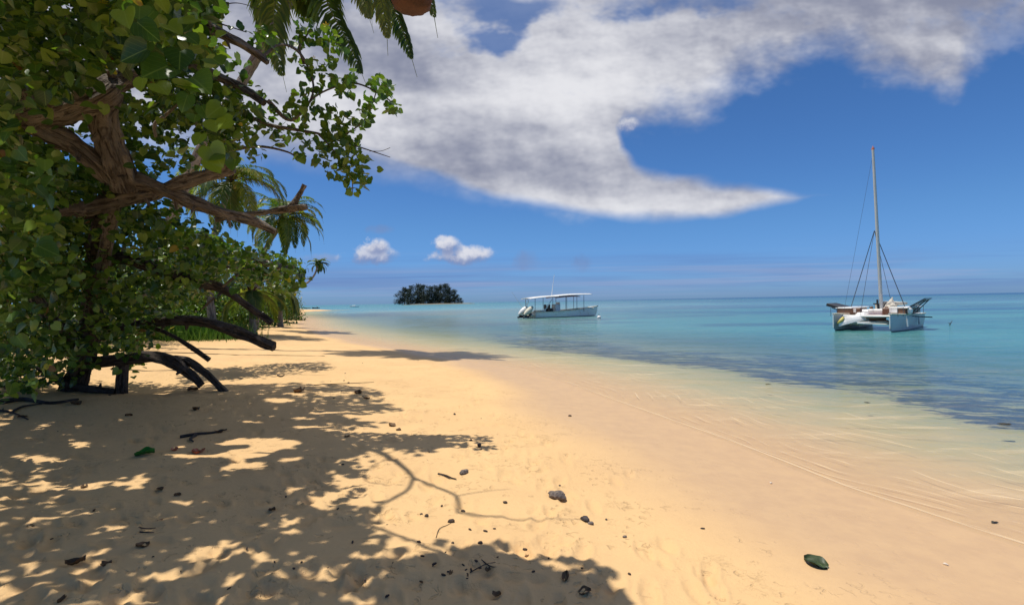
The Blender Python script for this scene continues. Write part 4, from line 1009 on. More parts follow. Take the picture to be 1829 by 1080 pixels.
# ------------------------------------------------------------------ boats
M_WHITE = simple("white_gelcoat", (.84, .83, .78), .28, .05, 2.5, dirt=(.62, .58, .50))
M_CREAM = simple("cream_cover", (.72, .66, .50), .7, .1, 5, dirt=(.50, .44, .32))
M_HULLB = simple("pale_blue_grey_hull", (.42, .50, .54), .35, .08, 2.0, dirt=(.33, .40, .42))
M_BLK = simple("black_rubber", (.02, .02, .022), .5, .1)
M_DKP = simple("dark_solar_panel", (.018, .024, .035), .25, .1)
M_TEAK = simple("brown_timber", (.16, .075, .04), .55, .2, 8, dirt=(.08, .04, .025))
M_ALU = simple("mast_aluminium", (.62, .60, .55), .4, .06, 3)
M_STEEL = simple("dark_rigging", (.07, .08, .10), .5, .1)
M_RED = simple("faded_red_awning", (.60, .20, .12), .8, .1, 4)
M_PINK = simple("pinkish_net", (.50, .32, .27), .9, .2, 18, dirt=(.32, .18, .15))
M_ANTI = simple("dark_antifouling", (.03, .05, .05), .6, .2)
M_YEL = simple("yellow_paint", (.62, .50, .12), .5, .1)
M_CANVAS = simple("crumpled_sail_canvas", (.62, .56, .46), .85, .2, 9, dirt=(.36, .30, .22))

def hull_rings(L, B, fb, stations=16, sheer=.18, bow=.55, tr=.82, draft=.32, rake=.25, lo=.96):
    """stem at y=0, transom at y=L; returns rings (open section from gunwale to gunwale through keel)"""
    out = []
    for i in range(stations + 1):
        t = i / stations; y = L * t
        w = B / 2 * min(1.0, (1 - (1 - min(t / bow, 1)) ** 2.1)) * (1 - (1 - tr) * max(0, (t - bow) / (1 - bow)))
        w = max(w, .015); top = fb * (1 + sheer * (1 - t) ** 2 * 2.0)
        yk = y + rake * (1 - t) ** 3
        sec = [(w, y, top), (w * .99, y, top * .6), (w * lo, y + (yk - y) * .5, .08), (w * lo * .86, yk, 0), (w * .45, yk, -draft * .7 * min(1, t * 4 + .2)), (0, yk, -draft * min(1, t * 4 + .3)),
               (-w * .45, yk, -draft * .7 * min(1, t * 4 + .2)), (-w * lo * .86, yk, 0), (-w * lo, y + (yk - y) * .5, .08), (-w * .99, y, top * .6), (-w, y, top)]
        out.append([Vector(p) for p in sec])
    return out

# --- catamaran
px0, Y0 = 1563, 27.7
cb = at(1563, 588, Y0); cang = math.atan2(cb.x, cb.y)          # bearing from the beach
cat = tag(link(bpy.data.objects.new("catamaran", None)), "white bare-masted sailing catamaran with brown cabin sides moored over the sea grass", "catamaran")
YAW = -cang - R_(13)
cat.rotation_euler = (0, 0, YAW)
cat_shift = 0
S_, Cc_ = math.sin(YAW), math.cos(YAW)
# the mast foot sits at local (0, 2.6)
cat.location = (cb.x - (0 * Cc_ - 2.6 * S_), cb.y - (0 * S_ + 2.6 * Cc_), WZ)
HX = 1.22
for sx in (-1, 1):
    mb = MB(); rg = [[p + Vector((sx * HX, 0, 0)) for p in r] for r in hull_rings(6.6, .62, .74, 18, sheer=.10, bow=.50, tr=.80, draft=.3, rake=.30, lo=.74)]
    n = len(rg[0]); mb.loft(rg, closed=False, cap=False); mb.add(rg[-1], [tuple(range(n))])
    hull = mb.build("hull", M_HULLB, cat, smooth=True); hull.data.set_sharp_from_angle(angle=R_(35))
    mb = MB(); dk = [[r[0] + Vector((.03 * 1, 0, 0)), r[0] + Vector((.03, 0, .055)), r[-1] + Vector((-.03, 0, .055)), r[-1] + Vector((-.03, 0, 0))] for r in rg]; mb.loft(dk)
    mb.build("deck", M_WHITE, hull)
    mb = MB()
    for e_, sg_ in ((0, 1), (-1, -1)): mb.tube([r[e_] + Vector((sg_ * .025, 0, .02)) for r in rg], .038, 6)
    mb.build("rubbing_strake", M_CREAM, hull)
    for yy in (1.6, 4.4):
        mb = MB(); mb.tube([(sx * HX + .36, yy, .60), (sx * HX + .38, yy, .22)], [.055, .055], 8); mb.tube([(sx * HX + .34, yy, .78), (sx * HX + .36, yy, .60)], .008, 4); mb.build("fender", M_WHITE, hull, smooth='auto')
    mb = MB()
    for yy in (.4, 1.5, 5.4, 6.3): mb.tube([(sx * (HX + .24), yy, .76), (sx * (HX + .24), yy, 1.22)], .012, 5)
    mb.tube([(sx * (HX + .24), .4, 1.20), (sx * (HX + .24), 1.5, 1.20)], .007, 4); mb.tube([(sx * (HX + .24), 5.4, 1.20), (sx * (HX + .24), 6.3, 1.20)], .007, 4); mb.build("guard_rail", M_STEEL, hull)
    mb = MB(); wl = [[r[3] + Vector((.012, 0, .05)), r[3] + Vector((.012, 0, -.12)), r[7] + Vector((-.012, 0, -.12)), r[7] + Vector((-.012, 0, .05))] for r in rg[:]]; wl = [[Vector((p.x, p.y - .012, p.z)) for p in q] for q in wl]; mb.loft(wl); mb.build("waterline_band", M_ANTI, hull)
    mb = MB(); mb.box((sx * HX, -.02, .50), (.05, .06, .66), bev=.015); mb.build("bow_post", M_WHITE, hull)
    # cabin top with timber sides and windows
    mb = MB(); mb.box((sx * HX, 3.35, .99), (.66, 3.1, .30), bev=.05); cab = mb.build("cabin_side", M_TEAK, cat)
    mb = MB(); mb.box((sx * HX, 3.35, 1.17), (.80, 3.3, .06), bev=.02); mb.build("cabin_roof", M_WHITE, cab)
    for k, (yy, ww) in enumerate(((2.2, .42), (3.0, .30), (3.7, .5), (4.5, .34))):
        mb = MB()
        for s2 in (-1, 1): mb.box((sx * HX + s2 * .333, yy, 1.0), (.012, ww, .17), bev=.004)
        mb.build("cabin_window", M_WHITE if k == 1 else M_DKP, cab)
    mb = MB(); mb.box((sx * HX - .05, 1.795, 1.0), (.30, .015, .17), bev=.004); mb.build("front_window", M_DKP if sx < 0 else M_WHITE, cab)
    # solar panel wing held out over the water
    mb = MB(); a = R_(17 if sx < 0 else -33); Rm = Matrix.Rotation(a if sx > 0 else a, 3, 'Y')
    cpn = Vector((sx * (HX + .66), 3.2, 1.24 if sx < 0 else 1.42)); mb.box(tuple(cpn), (.78, 1.7, .05 if sx > 0 else .16), bev=.012, mat=Rm); pn = mb.build("solar_panel", M_DKP if sx > 0 else M_BLK, cat)
    mb = MB(); mb.tube([(sx * (HX + .30), 3.0, .86), cpn + Vector((sx * .26, -.3, (.15 if sx > 0 else -.08)))], .022, 6); mb.tube([(sx * (HX + .30), 3.9, .86), cpn + Vector((sx * .26, .6, (.15 if sx > 0 else -.08)))], .022, 6)
    mb.build("panel_strut", M_STEEL, pn)
mb = MB(); mb.box((HX + .14, 3.1, 1.05), (.16, .9, .24), bev=.05); mb.box((HX + .38, 2.1, 1.0), (.2, .5, .34), bev=.08); mb.build("white_locker", M_WHITE, cat)
mb = MB(); mb.tube([(HX + .25, 3.2, .70), (HX + 1.15, 3.0, .66)], .028, 8); mb.build("side_boom", M_STEEL, cat)
# bridge deck, nacelle and beams
mb = MB(); mb.box((0, 4.0, .74), (1.95, 3.6, .12), bev=.03); mb.box((0, 2.35, .90), (1.1, .9, .36), bev=.08); mb.box((-.42, 2.0, .62), (.52, .9, .62), bev=.12); mb.box((.32, 2.05, 1.0), (.95, .35, .20), bev=.04)
mb.build("bridge_deck", M_WHITE, cat)
mb = MB(); mb.tube([(-HX, .9, .76), (HX, .9, .76)], .055, 10); mb.tube([(-HX, 2.2, .74), (HX, 2.2, .74)], .06, 10); mb.tube([(-.2, .2, .42), (.95, 1.0, .34)], .035, 8); mb.tube([(-.6, .5, .46), (.95, 1.35, .44)], .03, 8)
mb.build("cross_beam", M_WHITE, cat)
mb = MB(); rng = random.Random(4); NX, NY = 12, 7
vs = [Vector((-.9 + 1.85 * i / NX, .92 + 1.25 * j / NY, .72 - .10 * math.sin(math.pi * i / NX) * math.sin(math.pi * j / NY) + rng.uniform(-.01, .01))) for j in range(NY + 1) for i in range(NX + 1)]
vs2 = [v - Vector((0, 0, .02)) for v in vs]; n = len(vs)
fs = [(j * (NX + 1) + i, j * (NX + 1) + i + 1, (j + 1) * (NX + 1) + i + 1, (j + 1) * (NX + 1) + i) for j in range(NY) for i in range(NX)]
mb.add(vs + vs2, fs + [tuple(n + k for k in reversed(f)) for f in fs]); mb.build("trampoline", M_PINK, cat)
mb = MB(); mb.box((.28, 1.9, .56), (.75, .12, .34), bev=.03); mb.box((.55, 1.6, .48), (.5, .4, .14), bev=.04); mb.build("pink_bulkhead", M_PINK, cat)
for x_, w_, wx, ww in ((-1.0, 1.15, -.7, .12), (1.02, 1.0, 1.0, .34)):
    mb = MB(); mb.box((x_, 1.88, 1.0), (w_, .3, .32), bev=.04); tk = mb.build('timber_coaming', M_TEAK, cat)
    mb = MB(); mb.box((wx, 1.72, 1.02), (ww, .03, .2), bev=.005); mb.build('coaming_window', M_WHITE, tk)
mb = MB(); mb.box((-.42, 1.5, .46), (.5, .5, .5), bev=.12); mb.box((.1, 1.9, .40), (1.5, .7, .14), bev=.05); mb.box((-.75, 1.45, .36), (.7, .5, .16), bev=.06); mb.build('nacelle', M_WHITE, cat)
for (x, w, c_) in ((-.15, .12, 0), (.1, .1, 1), (.55, .16, 0), (.78, .12, 1)):
    mb = MB(); mb.box((x, 2.6, 1.12 + .05 * c_), (w, .3, .22 + .1 * c_), bev=.03); mb.build("deck_gear", M_CANVAS if c_ else M_TEAK, cat)
# mast: leans very slightly
top = at(1562.5, 268, Y0); mh = top.z - WZ
mx = (1563 - 1577) / F * Y0 / 1.22 * .75
mb = MB(); sp = [(mx * (z_ - 1.1) / (mh - 1.1) + .30, 2.6, z_) for z_ in (.75, 1.6, 3.5, 6, 8, mh)]
mb.tube(sp, [.085, .085, .082, .075, .068, .06], 12, flat=1.4); mast = mb.build("mast", M_ALU, cat, smooth='auto')
mb = MB(); mb.tube([(sp[-1][0], 2.6, mh), (sp[-1][0], 2.6, mh + .10)], .075, 8); mb.tube([(sp[-1][0], 2.6, mh + .1), (sp[-1][0], 2.6, mh + .22)], [.04, .01], 8); mb.build("masthead_cap", M_RED, mast)
mb = MB(); mb.tube([(.16, 2.6, .98), (.16, 2.6, 1.35)], .13, 10, jit=.2); mb.tube([(-.05, 2.5, 1.38), (.35, 2.62, 1.36)], .03, 6); mb.tube([(.16, 2.45, 1.3), (.16, 2.45, 1.6)], .05, 6); mb.build("mast_foot_winch", M_BLK, mast)
hz = (at(1569, 412, Y0).z - WZ); hp = Vector((.16 + mx * .45, 2.6, hz))
for nm, e in (("shroud", (-HX - .12, 3.1, .82)), ("shroud", (HX + .12, 3.1, .82)), ("forestay", (-.25, .9, .8)), ("shroud", (.42, 4.4, 1.1))):
    mb = MB(); mb.tube([hp, e], .020 if nm == "shroud" and abs(e[0]) > 1 else .011, 5); mb.build(nm, M_STEEL, cat)
mb = MB(); mb.tube([(sp[-1][0], 2.6, mh * .98), (-HX + .2, .9, .8)], .006, 4); mb.build("halyard", M_STEEL, cat)
# heap of lowered sail at the mast
bm_r = []
for j in range(13):
    t = j / 12; r = .34 * math.sin(math.pi * min(1, t * .55 + .45)) * (1 - t) ** .6 + .02
    bm_r.append([Vector((.58 + .16 * t + math.cos(a) * r * (1 + .28 * math.sin(a * 5 + j)), 2.85 + math.sin(a) * r * (1 + .25 * math.cos(a * 3 - j)), 1.08 + .62 * t + .03 * math.sin(a * 4 + j * 2))) for a in [k * 2 * math.pi / 20 for k in range(20)]])
mb = MB(); mb.loft(bm_r); mb.build("furled_sail", M_CANVAS, cat, smooth=True)
mb = MB(); mb.tube([(.3, 2.75, 1.42), (.6, 4.2, 1.36), (.75, 5.9, 1.34)], [.09, .12, .07], 8, jit=.1); mb.build("boom", M_CANVAS, cat, smooth=True)
mb = MB(); mb.tube([(-.28, .9, .72), (-.30, .75, .2), (-.33, .6, -.3)], .010, 5); mb.build("anchor_line", M_STEEL, cat)
# white dinghy across the front beam
mb = MB(); rg = hull_rings(1.35, .42, .14, 12, sheer=.35, bow=.7, tr=.95, draft=.12, rake=.3)
mb.loft(rg, closed=False, cap=False); mb.add(rg[-1], [tuple(range(11))]); dk = [[r[0] + Vector((.02, 0, .0)), r[0] + Vector((.02, 0, .04)), r[-1] + Vector((-.02, 0, .04)), r[-1] + Vector((-.02, 0, .0))] for r in rg]; mb.loft(dk)
mb.v = [(x_, y_, .16 - z_ * 1.1) for x_, y_, z_ in mb.v]
dg = mb.build("dinghy", M_WHITE, None, smooth=True); dg.data.set_sharp_from_angle(angle=R_(30))
loc = Matrix.Rotation(YAW, 4, 'Z') @ Vector((-1.05, .15, .38, 1)); dg.location = (cat.location.x + loc.x, cat.location.y + loc.y, WZ + .38)
dg.rotation_euler = (R_(9), R_(-4), YAW - R_(42)); tag(dg, "small white dinghy with yellow tip lashed across the catamaran's front beam", "dinghy")
mb = MB(); mb.tube([(0, -.03, .02), (0, .22, .16), (0, .34, .28)], [.05, .10, .06], 8); mb.build("yellow_tip", M_YEL, dg, smooth=True)

# --- motor boat
Yb = 56.0; mbl = at(949, 570, Yb); mbl.z = WZ
boat = empty("motor_boat", mbl, R_(30), "open white tour boat with two outboards and a long white and red awning", "motor boat")
# local: +x towards the bow
def X_(rings): return [[Vector((p.y, p.x, p.z)) for p in r] for r in rings]
L = 8.4; boat.scale = (1.1, 1.05, 1.05); rg = hull_rings(L, 2.2, .58, 20, sheer=.42, bow=.62, tr=.9, draft=.3, rake=.45)
rg = [[Vector((L - p.y, -p.x, p.z)) for p in r] for r in rg]
mb = MB(); mb.loft(rg, closed=False, cap=False); n = len(rg[0]); mb.add(rg[-1], [tuple(range(n))]); hl = mb.build("hull", M_WHITE, boat, smooth=True); hl.data.set_sharp_from_angle(angle=R_(35))
mb = MB(); mb.loft([[r[0] + Vector((0, -.04, -.03)), r[0] + Vector((0, -.04, .05)), r[0] + Vector((0, .10, .05)), r[0] + Vector((0, .10, -.03))] for r in rg]); mb.loft([[r[-1] + Vector((0, -.10, -.03)), r[-1] + Vector((0, -.10, .05)), r[-1] + Vector((0, .04, .05)), r[-1] + Vector((0, .04, -.03))] for r in rg])
mb.build("rub_rail", M_CREAM, hl)
mb = MB(); mb.loft([[r[3] + Vector((.0, -.02, .04)), r[3] + Vector((.0, -.02, -.1)), r[7] + Vector((0, .02, -.1)), r[7] + Vector((0, .02, .04))] for r in rg[1:]]); mb.build("bottom_paint", M_ANTI, hl)
mb = MB(); mb.loft([[Vector((r[0].x, r[0].y + .05, r[0].z - .30)), Vector((r[0].x, r[-1].y - .05, r[0].z - .30))] for r in rg[2:]], closed=False, cap=False); mb.build("cockpit_floor", M_CREAM, hl)
mb = MB(); mb.box((6.9, 0, .86), (1.3, 1.1, .14), bev=.05); mb.box((7.7, 0, .98), (.5, .5, .12), bev=.04); mb.build("bow_deck", M_WHITE, boat)
mb = MB(); mb.tube([(8.1, 0, .98), (8.5, 0, 1.10)], .06, 8); mb.build("bow_roller", M_STEEL, boat)
mb = MB(); mb.box((3.0, 0, .95), (.7, .8, .9), bev=.1); mb.box((3.25, 0, 1.45), (.12, .7, .3), bev=.03); mb.build("console", M_WHITE, boat)
for x_, y_ in ((2.1, -.35), (2.1, .35)):
    mb = MB(); mb.box((x_, y_, .75), (.45, .5, .45), bev=.08); mb.box((x_ - .2, y_, 1.15), (.12, .48, .45), bev=.05); mb.build("seat", M_BLK, boat)
mb = MB(); mb.box((1.0, 0, .62), (.7, 1.5, .35), bev=.08); mb.box((4.6, 0, .60), (.5, 1.4, .25), bev=.06); mb.build("bench", M_CREAM, boat)
def can(x0, x1, z0, z1, mat, nm, y=1.0):
    mb = MB(); rings = []
    for i in range(9):
        t = i / 8; x = x0 + (x1 - x0) * t; z = z0 + (z1 - z0) * t + .05 * math.sin(math.pi * t)
        rings.append([Vector((x, yy, z + .10 * (1 - (yy / y) ** 2) + dz)) for yy in (-y, -y * .5, 0, y * .5, y) for dz in (.03,)] + [Vector((x, yy, z + .10 * (1 - (yy / y) ** 2) - .03)) for yy in (y, y * .5, 0, -y * .5, -y)])
    mb.loft(rings); return mb.build(nm, mat, boat)
aw = can(-.6, 2.7, 1.98, 2.20, M_WHITE, "awning"); aw2 = can(2.7, 7.0, 2.24, 2.38, M_WHITE, "awning"); can(2.4, 5.4, 2.06, 2.17, M_RED, "red_awning_lining", 1.02)
for x_, z_ in ((-.1, 2.0), (2.0, 2.15), (3.6, 2.25), (5.0, 2.28), (5.9, 2.3)):
    for y_ in (-.92, .92):
        mb = MB(); mb.tube([(x_, y_, .55), (x_ + .03, y_, z_)], .025, 6); mb.build("awning_post", M_STEEL, boat)
mb = MB(); mb.tube([(1.0, -.9, .7), (1.9, -.95, 1.9)], .05, 6); mb.build("white_brace", M_WHITE, boat)
mb = MB(); mb.tube([(2.6, .2, 2.2), (3.0, .2, 4.6)], [.03, .016], 6); mb.build("antenna", M_WHITE, boat)
mb = MB(); mb.tube([(-.5, .6, .9), (-1.7, .9, 2.75)], [.022, .012], 6); mb.build("fishing_rod", M_WHITE, boat)
pts = [(-.3 + 0, .3 + .28 * math.cos(t), 1.75 + .28 * math.sin(t)) for t in [k * math.pi / 8 for k in range(17)]]
mb = MB(); mb.tube(pts, .028, 6, cap=False); mb.tube([(-.3, .3, .6), (-.3, .3, 1.47)], .025, 6); mb.build("stern_ring", M_ALU, boat)
mb = MB(); mb.box((-.25, 0, .28), (.5, 1.7, .10), bev=.03); mb.build("swim_platform", M_CREAM, boat)
for y_, mt in ((-.55, M_CREAM), (.55, M_WHITE)):
    mb = MB(); rr_ = []
    for t, w_, h_ in ((0, .10, .18), (.12, .24, .34), (.4, .27, .42), (.7, .25, .38), (.95, .16, .26), (1.0, .08, .14)):
        c_ = Vector((-.15 - t * .95, y_, .98 - t * .42)); rr_.append([c_ + Vector((math.sin(a) * .10, math.cos(a) * w_, math.sin(a) * h_)) for a in [k * math.pi / 6 for k in range(12)]])
    mb.loft(rr_); en = mb.build("outboard_engine", mt, boat, smooth=True)
    mb = MB(); mb.box((-.45, y_, .38), (.3, .22, .35), bev=.05); mb.box((-.85, y_, .18), (.5, .12, .28), bev=.04); mb.tube([(-1.05, y_, .12), (-1.3, y_, .10)], [.09, .05], 8); mb.build("engine_leg", M_BLK, en)
    mb = MB()
    for k in range(3):
        a = k * 2.094; mb.box((-1.22, y_ + math.cos(a) * .1, .12 + math.sin(a) * .1), (.03, .09, .09), bev=.01)
    mb.build("propeller", M_STEEL, en)
# mooring buoy
c = at(1070, 572, 52); c.z = WZ + .06; R0 = .21
def ball(c, r, sx=1, sz=1, n=14):
    return [[Vector((c[0] + math.cos(t) * math.sin(u_) * r * sx, c[1] + math.sin(t) * math.sin(u_) * r, c[2] + math.cos(u_) * r * sz)) for t in [j * 2 * math.pi / n for j in range(n)]] for u_ in [max(.05, k * math.pi / 10 - .001) for k in range(11)]]
mb = MB(); mb.loft(ball((0, 0, 0), R0)); b = mb.build("mooring_buoy", M_WHITE, None, smooth=True); b.location = c; tag(b, "round white mooring buoy floating ahead of the tour boat's bow", "buoy")
mb = MB(); mb.tube([(0, 0, R0 * .9), (0, 0, R0 * 1.25)], .03, 6); pts = [(.06 * math.cos(t), 0, R0 * 1.4 + .06 * math.sin(t)) for t in [k * math.pi / 5 for k in range(11)]]; mb.tube(pts, .012, 5, cap=False); mb.build("eye", M_STEEL, b)
# crooked stick standing in the water
c = at(1697, 572, 30); st = MB(); st.tube([(-.06, 0, -.9), (-.03, 0, 0), (.02, 0, .10), (.13, 0, .27)], [.025, .025, .02, .012], 7, jit=.1); st.tube([(0, 0, .06), (-.10, 0, .16)], [.02, .01], 5)
b = st.build("crooked_stick", M_BARKD, None, smooth=True); b.location = (c.x, c.y, WZ); tag(b, "dark crooked stick poking out of the water beyond the catamaran", "stick")
# far small craft
def small_craft(nm, label, px, py, wpx, Y, mat, cab=None, rz=0):
    c = at(px, py, Y); L = wpx * Y / F; r = hull_rings(L, L * .28, L * .11, 10, sheer=.4, bow=.6, tr=.9, draft=L * .03, rake=L * .05)
    r = [[Vector((p.y - L / 2, p.x, p.z)) for p in q] for q in r]; mb = MB(); mb.loft(r, closed=False, cap=False); mb.add(r[-1], [tuple(range(11))]); mb.loft([[q[0], q[-1]] for q in r], closed=False, cap=False)
    root = mb.build(nm, mat, None, smooth=True); root.data.set_sharp_from_angle(angle=R_(35)); root.location = (c.x, c.y, WZ); root.rotation_euler = (0, 0, rz); tag(root, label, "boat", "far boats near the horizon")
    if cab:
        for (x0, w, h, m2, nm2) in cab:
            mb = MB(); mb.box((x0 * L, 0, L * .11 + h * L / 2), (w * L, L * .2, h * L), bev=.05 * L * h); mb.build(nm2, m2, root)
    return root
small_craft("small_boat", "tiny white speedboat midway between the far palm and the islet", 633, 546.5, 17, 330, M_WHITE, [(-.05, .3, .09, M_WHITE, "windscreen")])
small_craft("small_boat", "tiny dark boat below the far leaning palm, right of the pale one", 564, 549, 13, 260, M_BLK, [(.2, .16, .16, M_CREAM, "wheelhouse")], .1)
small_craft("small_boat", "tiny pale green canopied boat just off the end of the sand spit", 548, 548.5, 13, 270, simple("pale_green_paint", (.42, .50, .40), .5), [(0, .8, .05, M_CREAM, "canopy")])

# ------------------------------------------------------------------ rocks and litter on the sand
def stone_mat(nm, c, d): 
    m, g, p, o = material(nm); P = g.obj(); n = g.noise(P, 28, 5, .7); v = g.voro(P, 60)
    g.put(p.inputs['Base Color'], g.mix(g.smooth(n, .35, .65), c, d)); p.inputs['Roughness'].default_value = .95; p.inputs['Specular IOR Level'].default_value = .15
    g.put(p.inputs['Normal'], g.bump(v * .6 + n * .5, .9, .012)); return m
M_ROCK = stone_mat("coral_rock", (.22, .18, .15), (.10, .085, .08)); M_ROCKB = stone_mat("dark_coral_rock", (.10, .085, .08), (.045, .04, .038)); M_SHELL = stone_mat("pale_shell", (.75, .66, .55), (.55, .45, .36))
M_POD = simple("dark_seed_pod", (.045, .028, .018), .8, .3, 30, dirt=(.09, .055, .03))
import bmesh
def stone(nm, p, size, mat, seed, sub=3, rz=0, tilt=0, amp=.35):
    bm = bmesh.new(); bmesh.ops.create_icosphere(bm, subdivisions=sub, radius=1)
    for v in bm.verts:
        c_ = v.co.copy(); k = 1 + amp * mnoise.noise(c_ * 1.1 + Vector((seed * 3.1, 0, 0))) + amp * .45 * mnoise.noise(c_ * 3.1 + Vector((0, seed, 0)))
        v.co = Vector((c_.x * size[0] * k, c_.y * size[1] * k, c_.z * size[2] * k))
    me = bpy.data.meshes.new(nm); bm.to_mesh(me); bm.free(); me.materials.append(mat)
    me.polygons.foreach_set('use_smooth', [True] * len(me.polygons)); me.set_sharp_from_angle(angle=R_(32))
    o = link(bpy.data.objects.new(nm, me)); o.location = (p.x, p.y, p.z + size[2] * .55); o.rotation_euler = (tilt, 0, rz); return o
def pxm(px, py): return gp(px, py).y / F
for (px, py, wpx, asp, lab, mat, sd_) in ((996, 888, 31, .62, "largest rock, wedge-shaped grey coral chunk on the open sunlit sand", M_ROCK, 1), (1045, 929, 18, .7, "dark coral lump at the tip of the thin branch shadow", M_ROCKB, 2), (1055, 936, 11, .8, "small brown coral piece touching the dark lump by the thin shadow's tip", M_ROCK, 3),
                                 (828, 845, 18, .6, "small flat grey stone above the curved twig", M_ROCK, 4), (856, 796, 12, .6, "small dark stone near the tips of the leaf shadows", M_ROCKB, 5), (841, 787, 6, .8, "tiny dark pebble just up the beach from the small dark stone", M_ROCKB, 6), (859, 803, 5, .8, "tiny pebble just below the small dark stone", M_ROCKB, 7),
                                 (1000, 868, 5, .9, "tiny dark pebble right behind the largest rock", M_ROCKB, 8), (902, 898, 8, .8, "small brown lump between the two thin branch shadows", M_POD, 9), (1116, 959, 8, .7, "brown pebble alone on sunlit sand toward the wet strip", M_ROCK, 10), (1083, 928, 5, .8, "tiny pebble seaward of the dark coral lump", M_ROCKB, 11),
                                 (827, 914, 9, .8, "dark nut in the crook of the branch shadow", M_POD, 12), (806, 932, 12, .8, "dark husk piece just below the branch shadow's crook", M_POD, 13), (762, 922, 9, .8, "dark seed left of the branch shadow's crook", M_POD, 14), (748, 969, 8, .9, "black round seed on sand between two leaf shadows", M_POD, 15),
                                 (858, 970, 8, .9, "dark seed at the top edge of the big foreground shadow", M_POD, 16), (812, 740, 5, .9, "twin dark speck seed beyond the small dark stone", M_POD, 17), (1124, 1025, 7, .7, "dark bit just beyond the rounded edge of the foreground shadow", M_POD, 18), (1018, 743, 6, .7, "dark seed alone high on the smooth sand", M_POD, 19),
                                 (1377, 863, 5, .9, "white shell fragment on the wet sand beside the swash", M_SHELL, 20), (1689, 1008, 8, .7, "white shell fragment near the big green leaf, on wet sand", M_SHELL, 21), (1255, 944, 8, .5, "dark crumb on damp sand landward of the green leaf", M_POD, 22),
                                 (345, 712, 0, 0, "", None, 0)):
    if mat is None: continue
    p = gp(px, py); s_ = wpx * p.y / F / 2
    o = stone("coral_rock" if mat in (M_ROCK, M_ROCKB) else ("shell" if mat is M_SHELL else "seed_pod"), p, (s_ * 1.05, s_ * asp, s_ * asp * .8), mat, sd_, 4 if wpx > 14 else 2, rz=-.4 if sd_ == 1 else sd_, amp=.32)
    tag(o, lab, "rock" if mat in (M_ROCK, M_ROCKB) else ("shell" if mat is M_SHELL else "seed pod"))

def curled_leaf(nm, lab, px, py, wpx, mat, seed, tone, hgt=.35, heart=True):
    rng = np.random.default_rng(seed); p = gp(px, py); s_ = wpx * p.y / F; N = 9; a = rng.uniform(0, 6.283); vs = []; lv = []
    for j in range(N + 1):
        t = j / N; w = .5 * math.sin(math.pi * min(1, t * .93 + .07)) ** .7 * (1.0 if heart else .55)
        for i in range(-4, 5):
            q = i / 4; x = q * w; z = abs(q) ** 1.6 * hgt * .5 + math.sin(t * 5 + seed) * .08 + hgt * .5 * (t - .4) ** 2 + .05 * math.sin(q * 7 + t * 9 + seed)
            vs.append((x * math.cos(a) - (t - .5) * math.sin(a), x * math.sin(a) + (t - .5) * math.cos(a), z + .03)); lv.append((q * .5, t, tone))
    vs = np.array(vs) * s_; V = np.concatenate([vs, vs + np.array([0, 0, .02 * s_])]); n = len(vs); lv = np.array(lv * 2)
    f = np.array([(j * 9 + i, j * 9 + i + 1, (j + 1) * 9 + i + 1, (j + 1) * 9 + i) for j in range(N) for i in range(8)])
    me = np_mesh(nm, V, [np.concatenate([f, f[:, ::-1] + n])], {'leafuv': lv}, mats=[mat]); o = link(bpy.data.objects.new(nm, me)); o.location = p; tag(o, lab, "leaf"); return o
M_FALLEN = leaf_material("fallen_green_leaf", ((.022, .045, .014), (.035, .055, .016), (.08, .09, .03)), 1.1, 1.2, trans=.05, rough=.5)
M_BRIGHT = leaf_material("fresh_green_leaf", ((.03, .18, .03), (.04, .24, .04), (.06, .30, .06)), 1.1, 1.2, trans=.3)
M_REDL = leaf_material("red_fallen_leaf", ((.42, .09, .04), (.5, .12, .06), (.6, .2, .1)), 1.1, 1.2, trans=.2)
o = curled_leaf("fallen_leaf", "large dark green curled leaf alone on the wet sand", 1457, 1008, 38, M_FALLEN, 11, .3, .32)
curled_leaf("fallen_leaf", "bright green leaf at the left end of the sunlit patch", 259, 812, 30, M_BRIGHT, 5, .5, .45)
curled_leaf("fallen_leaf", "red leaf lying in the sunlit patch", 354, 808, 22, M_REDL, 6, .4, .3)
curled_leaf("fallen_leaf", "pinkish curled leaf fragment left of the red leaf", 312, 804, 12, M_REDL, 7, .8, .5)
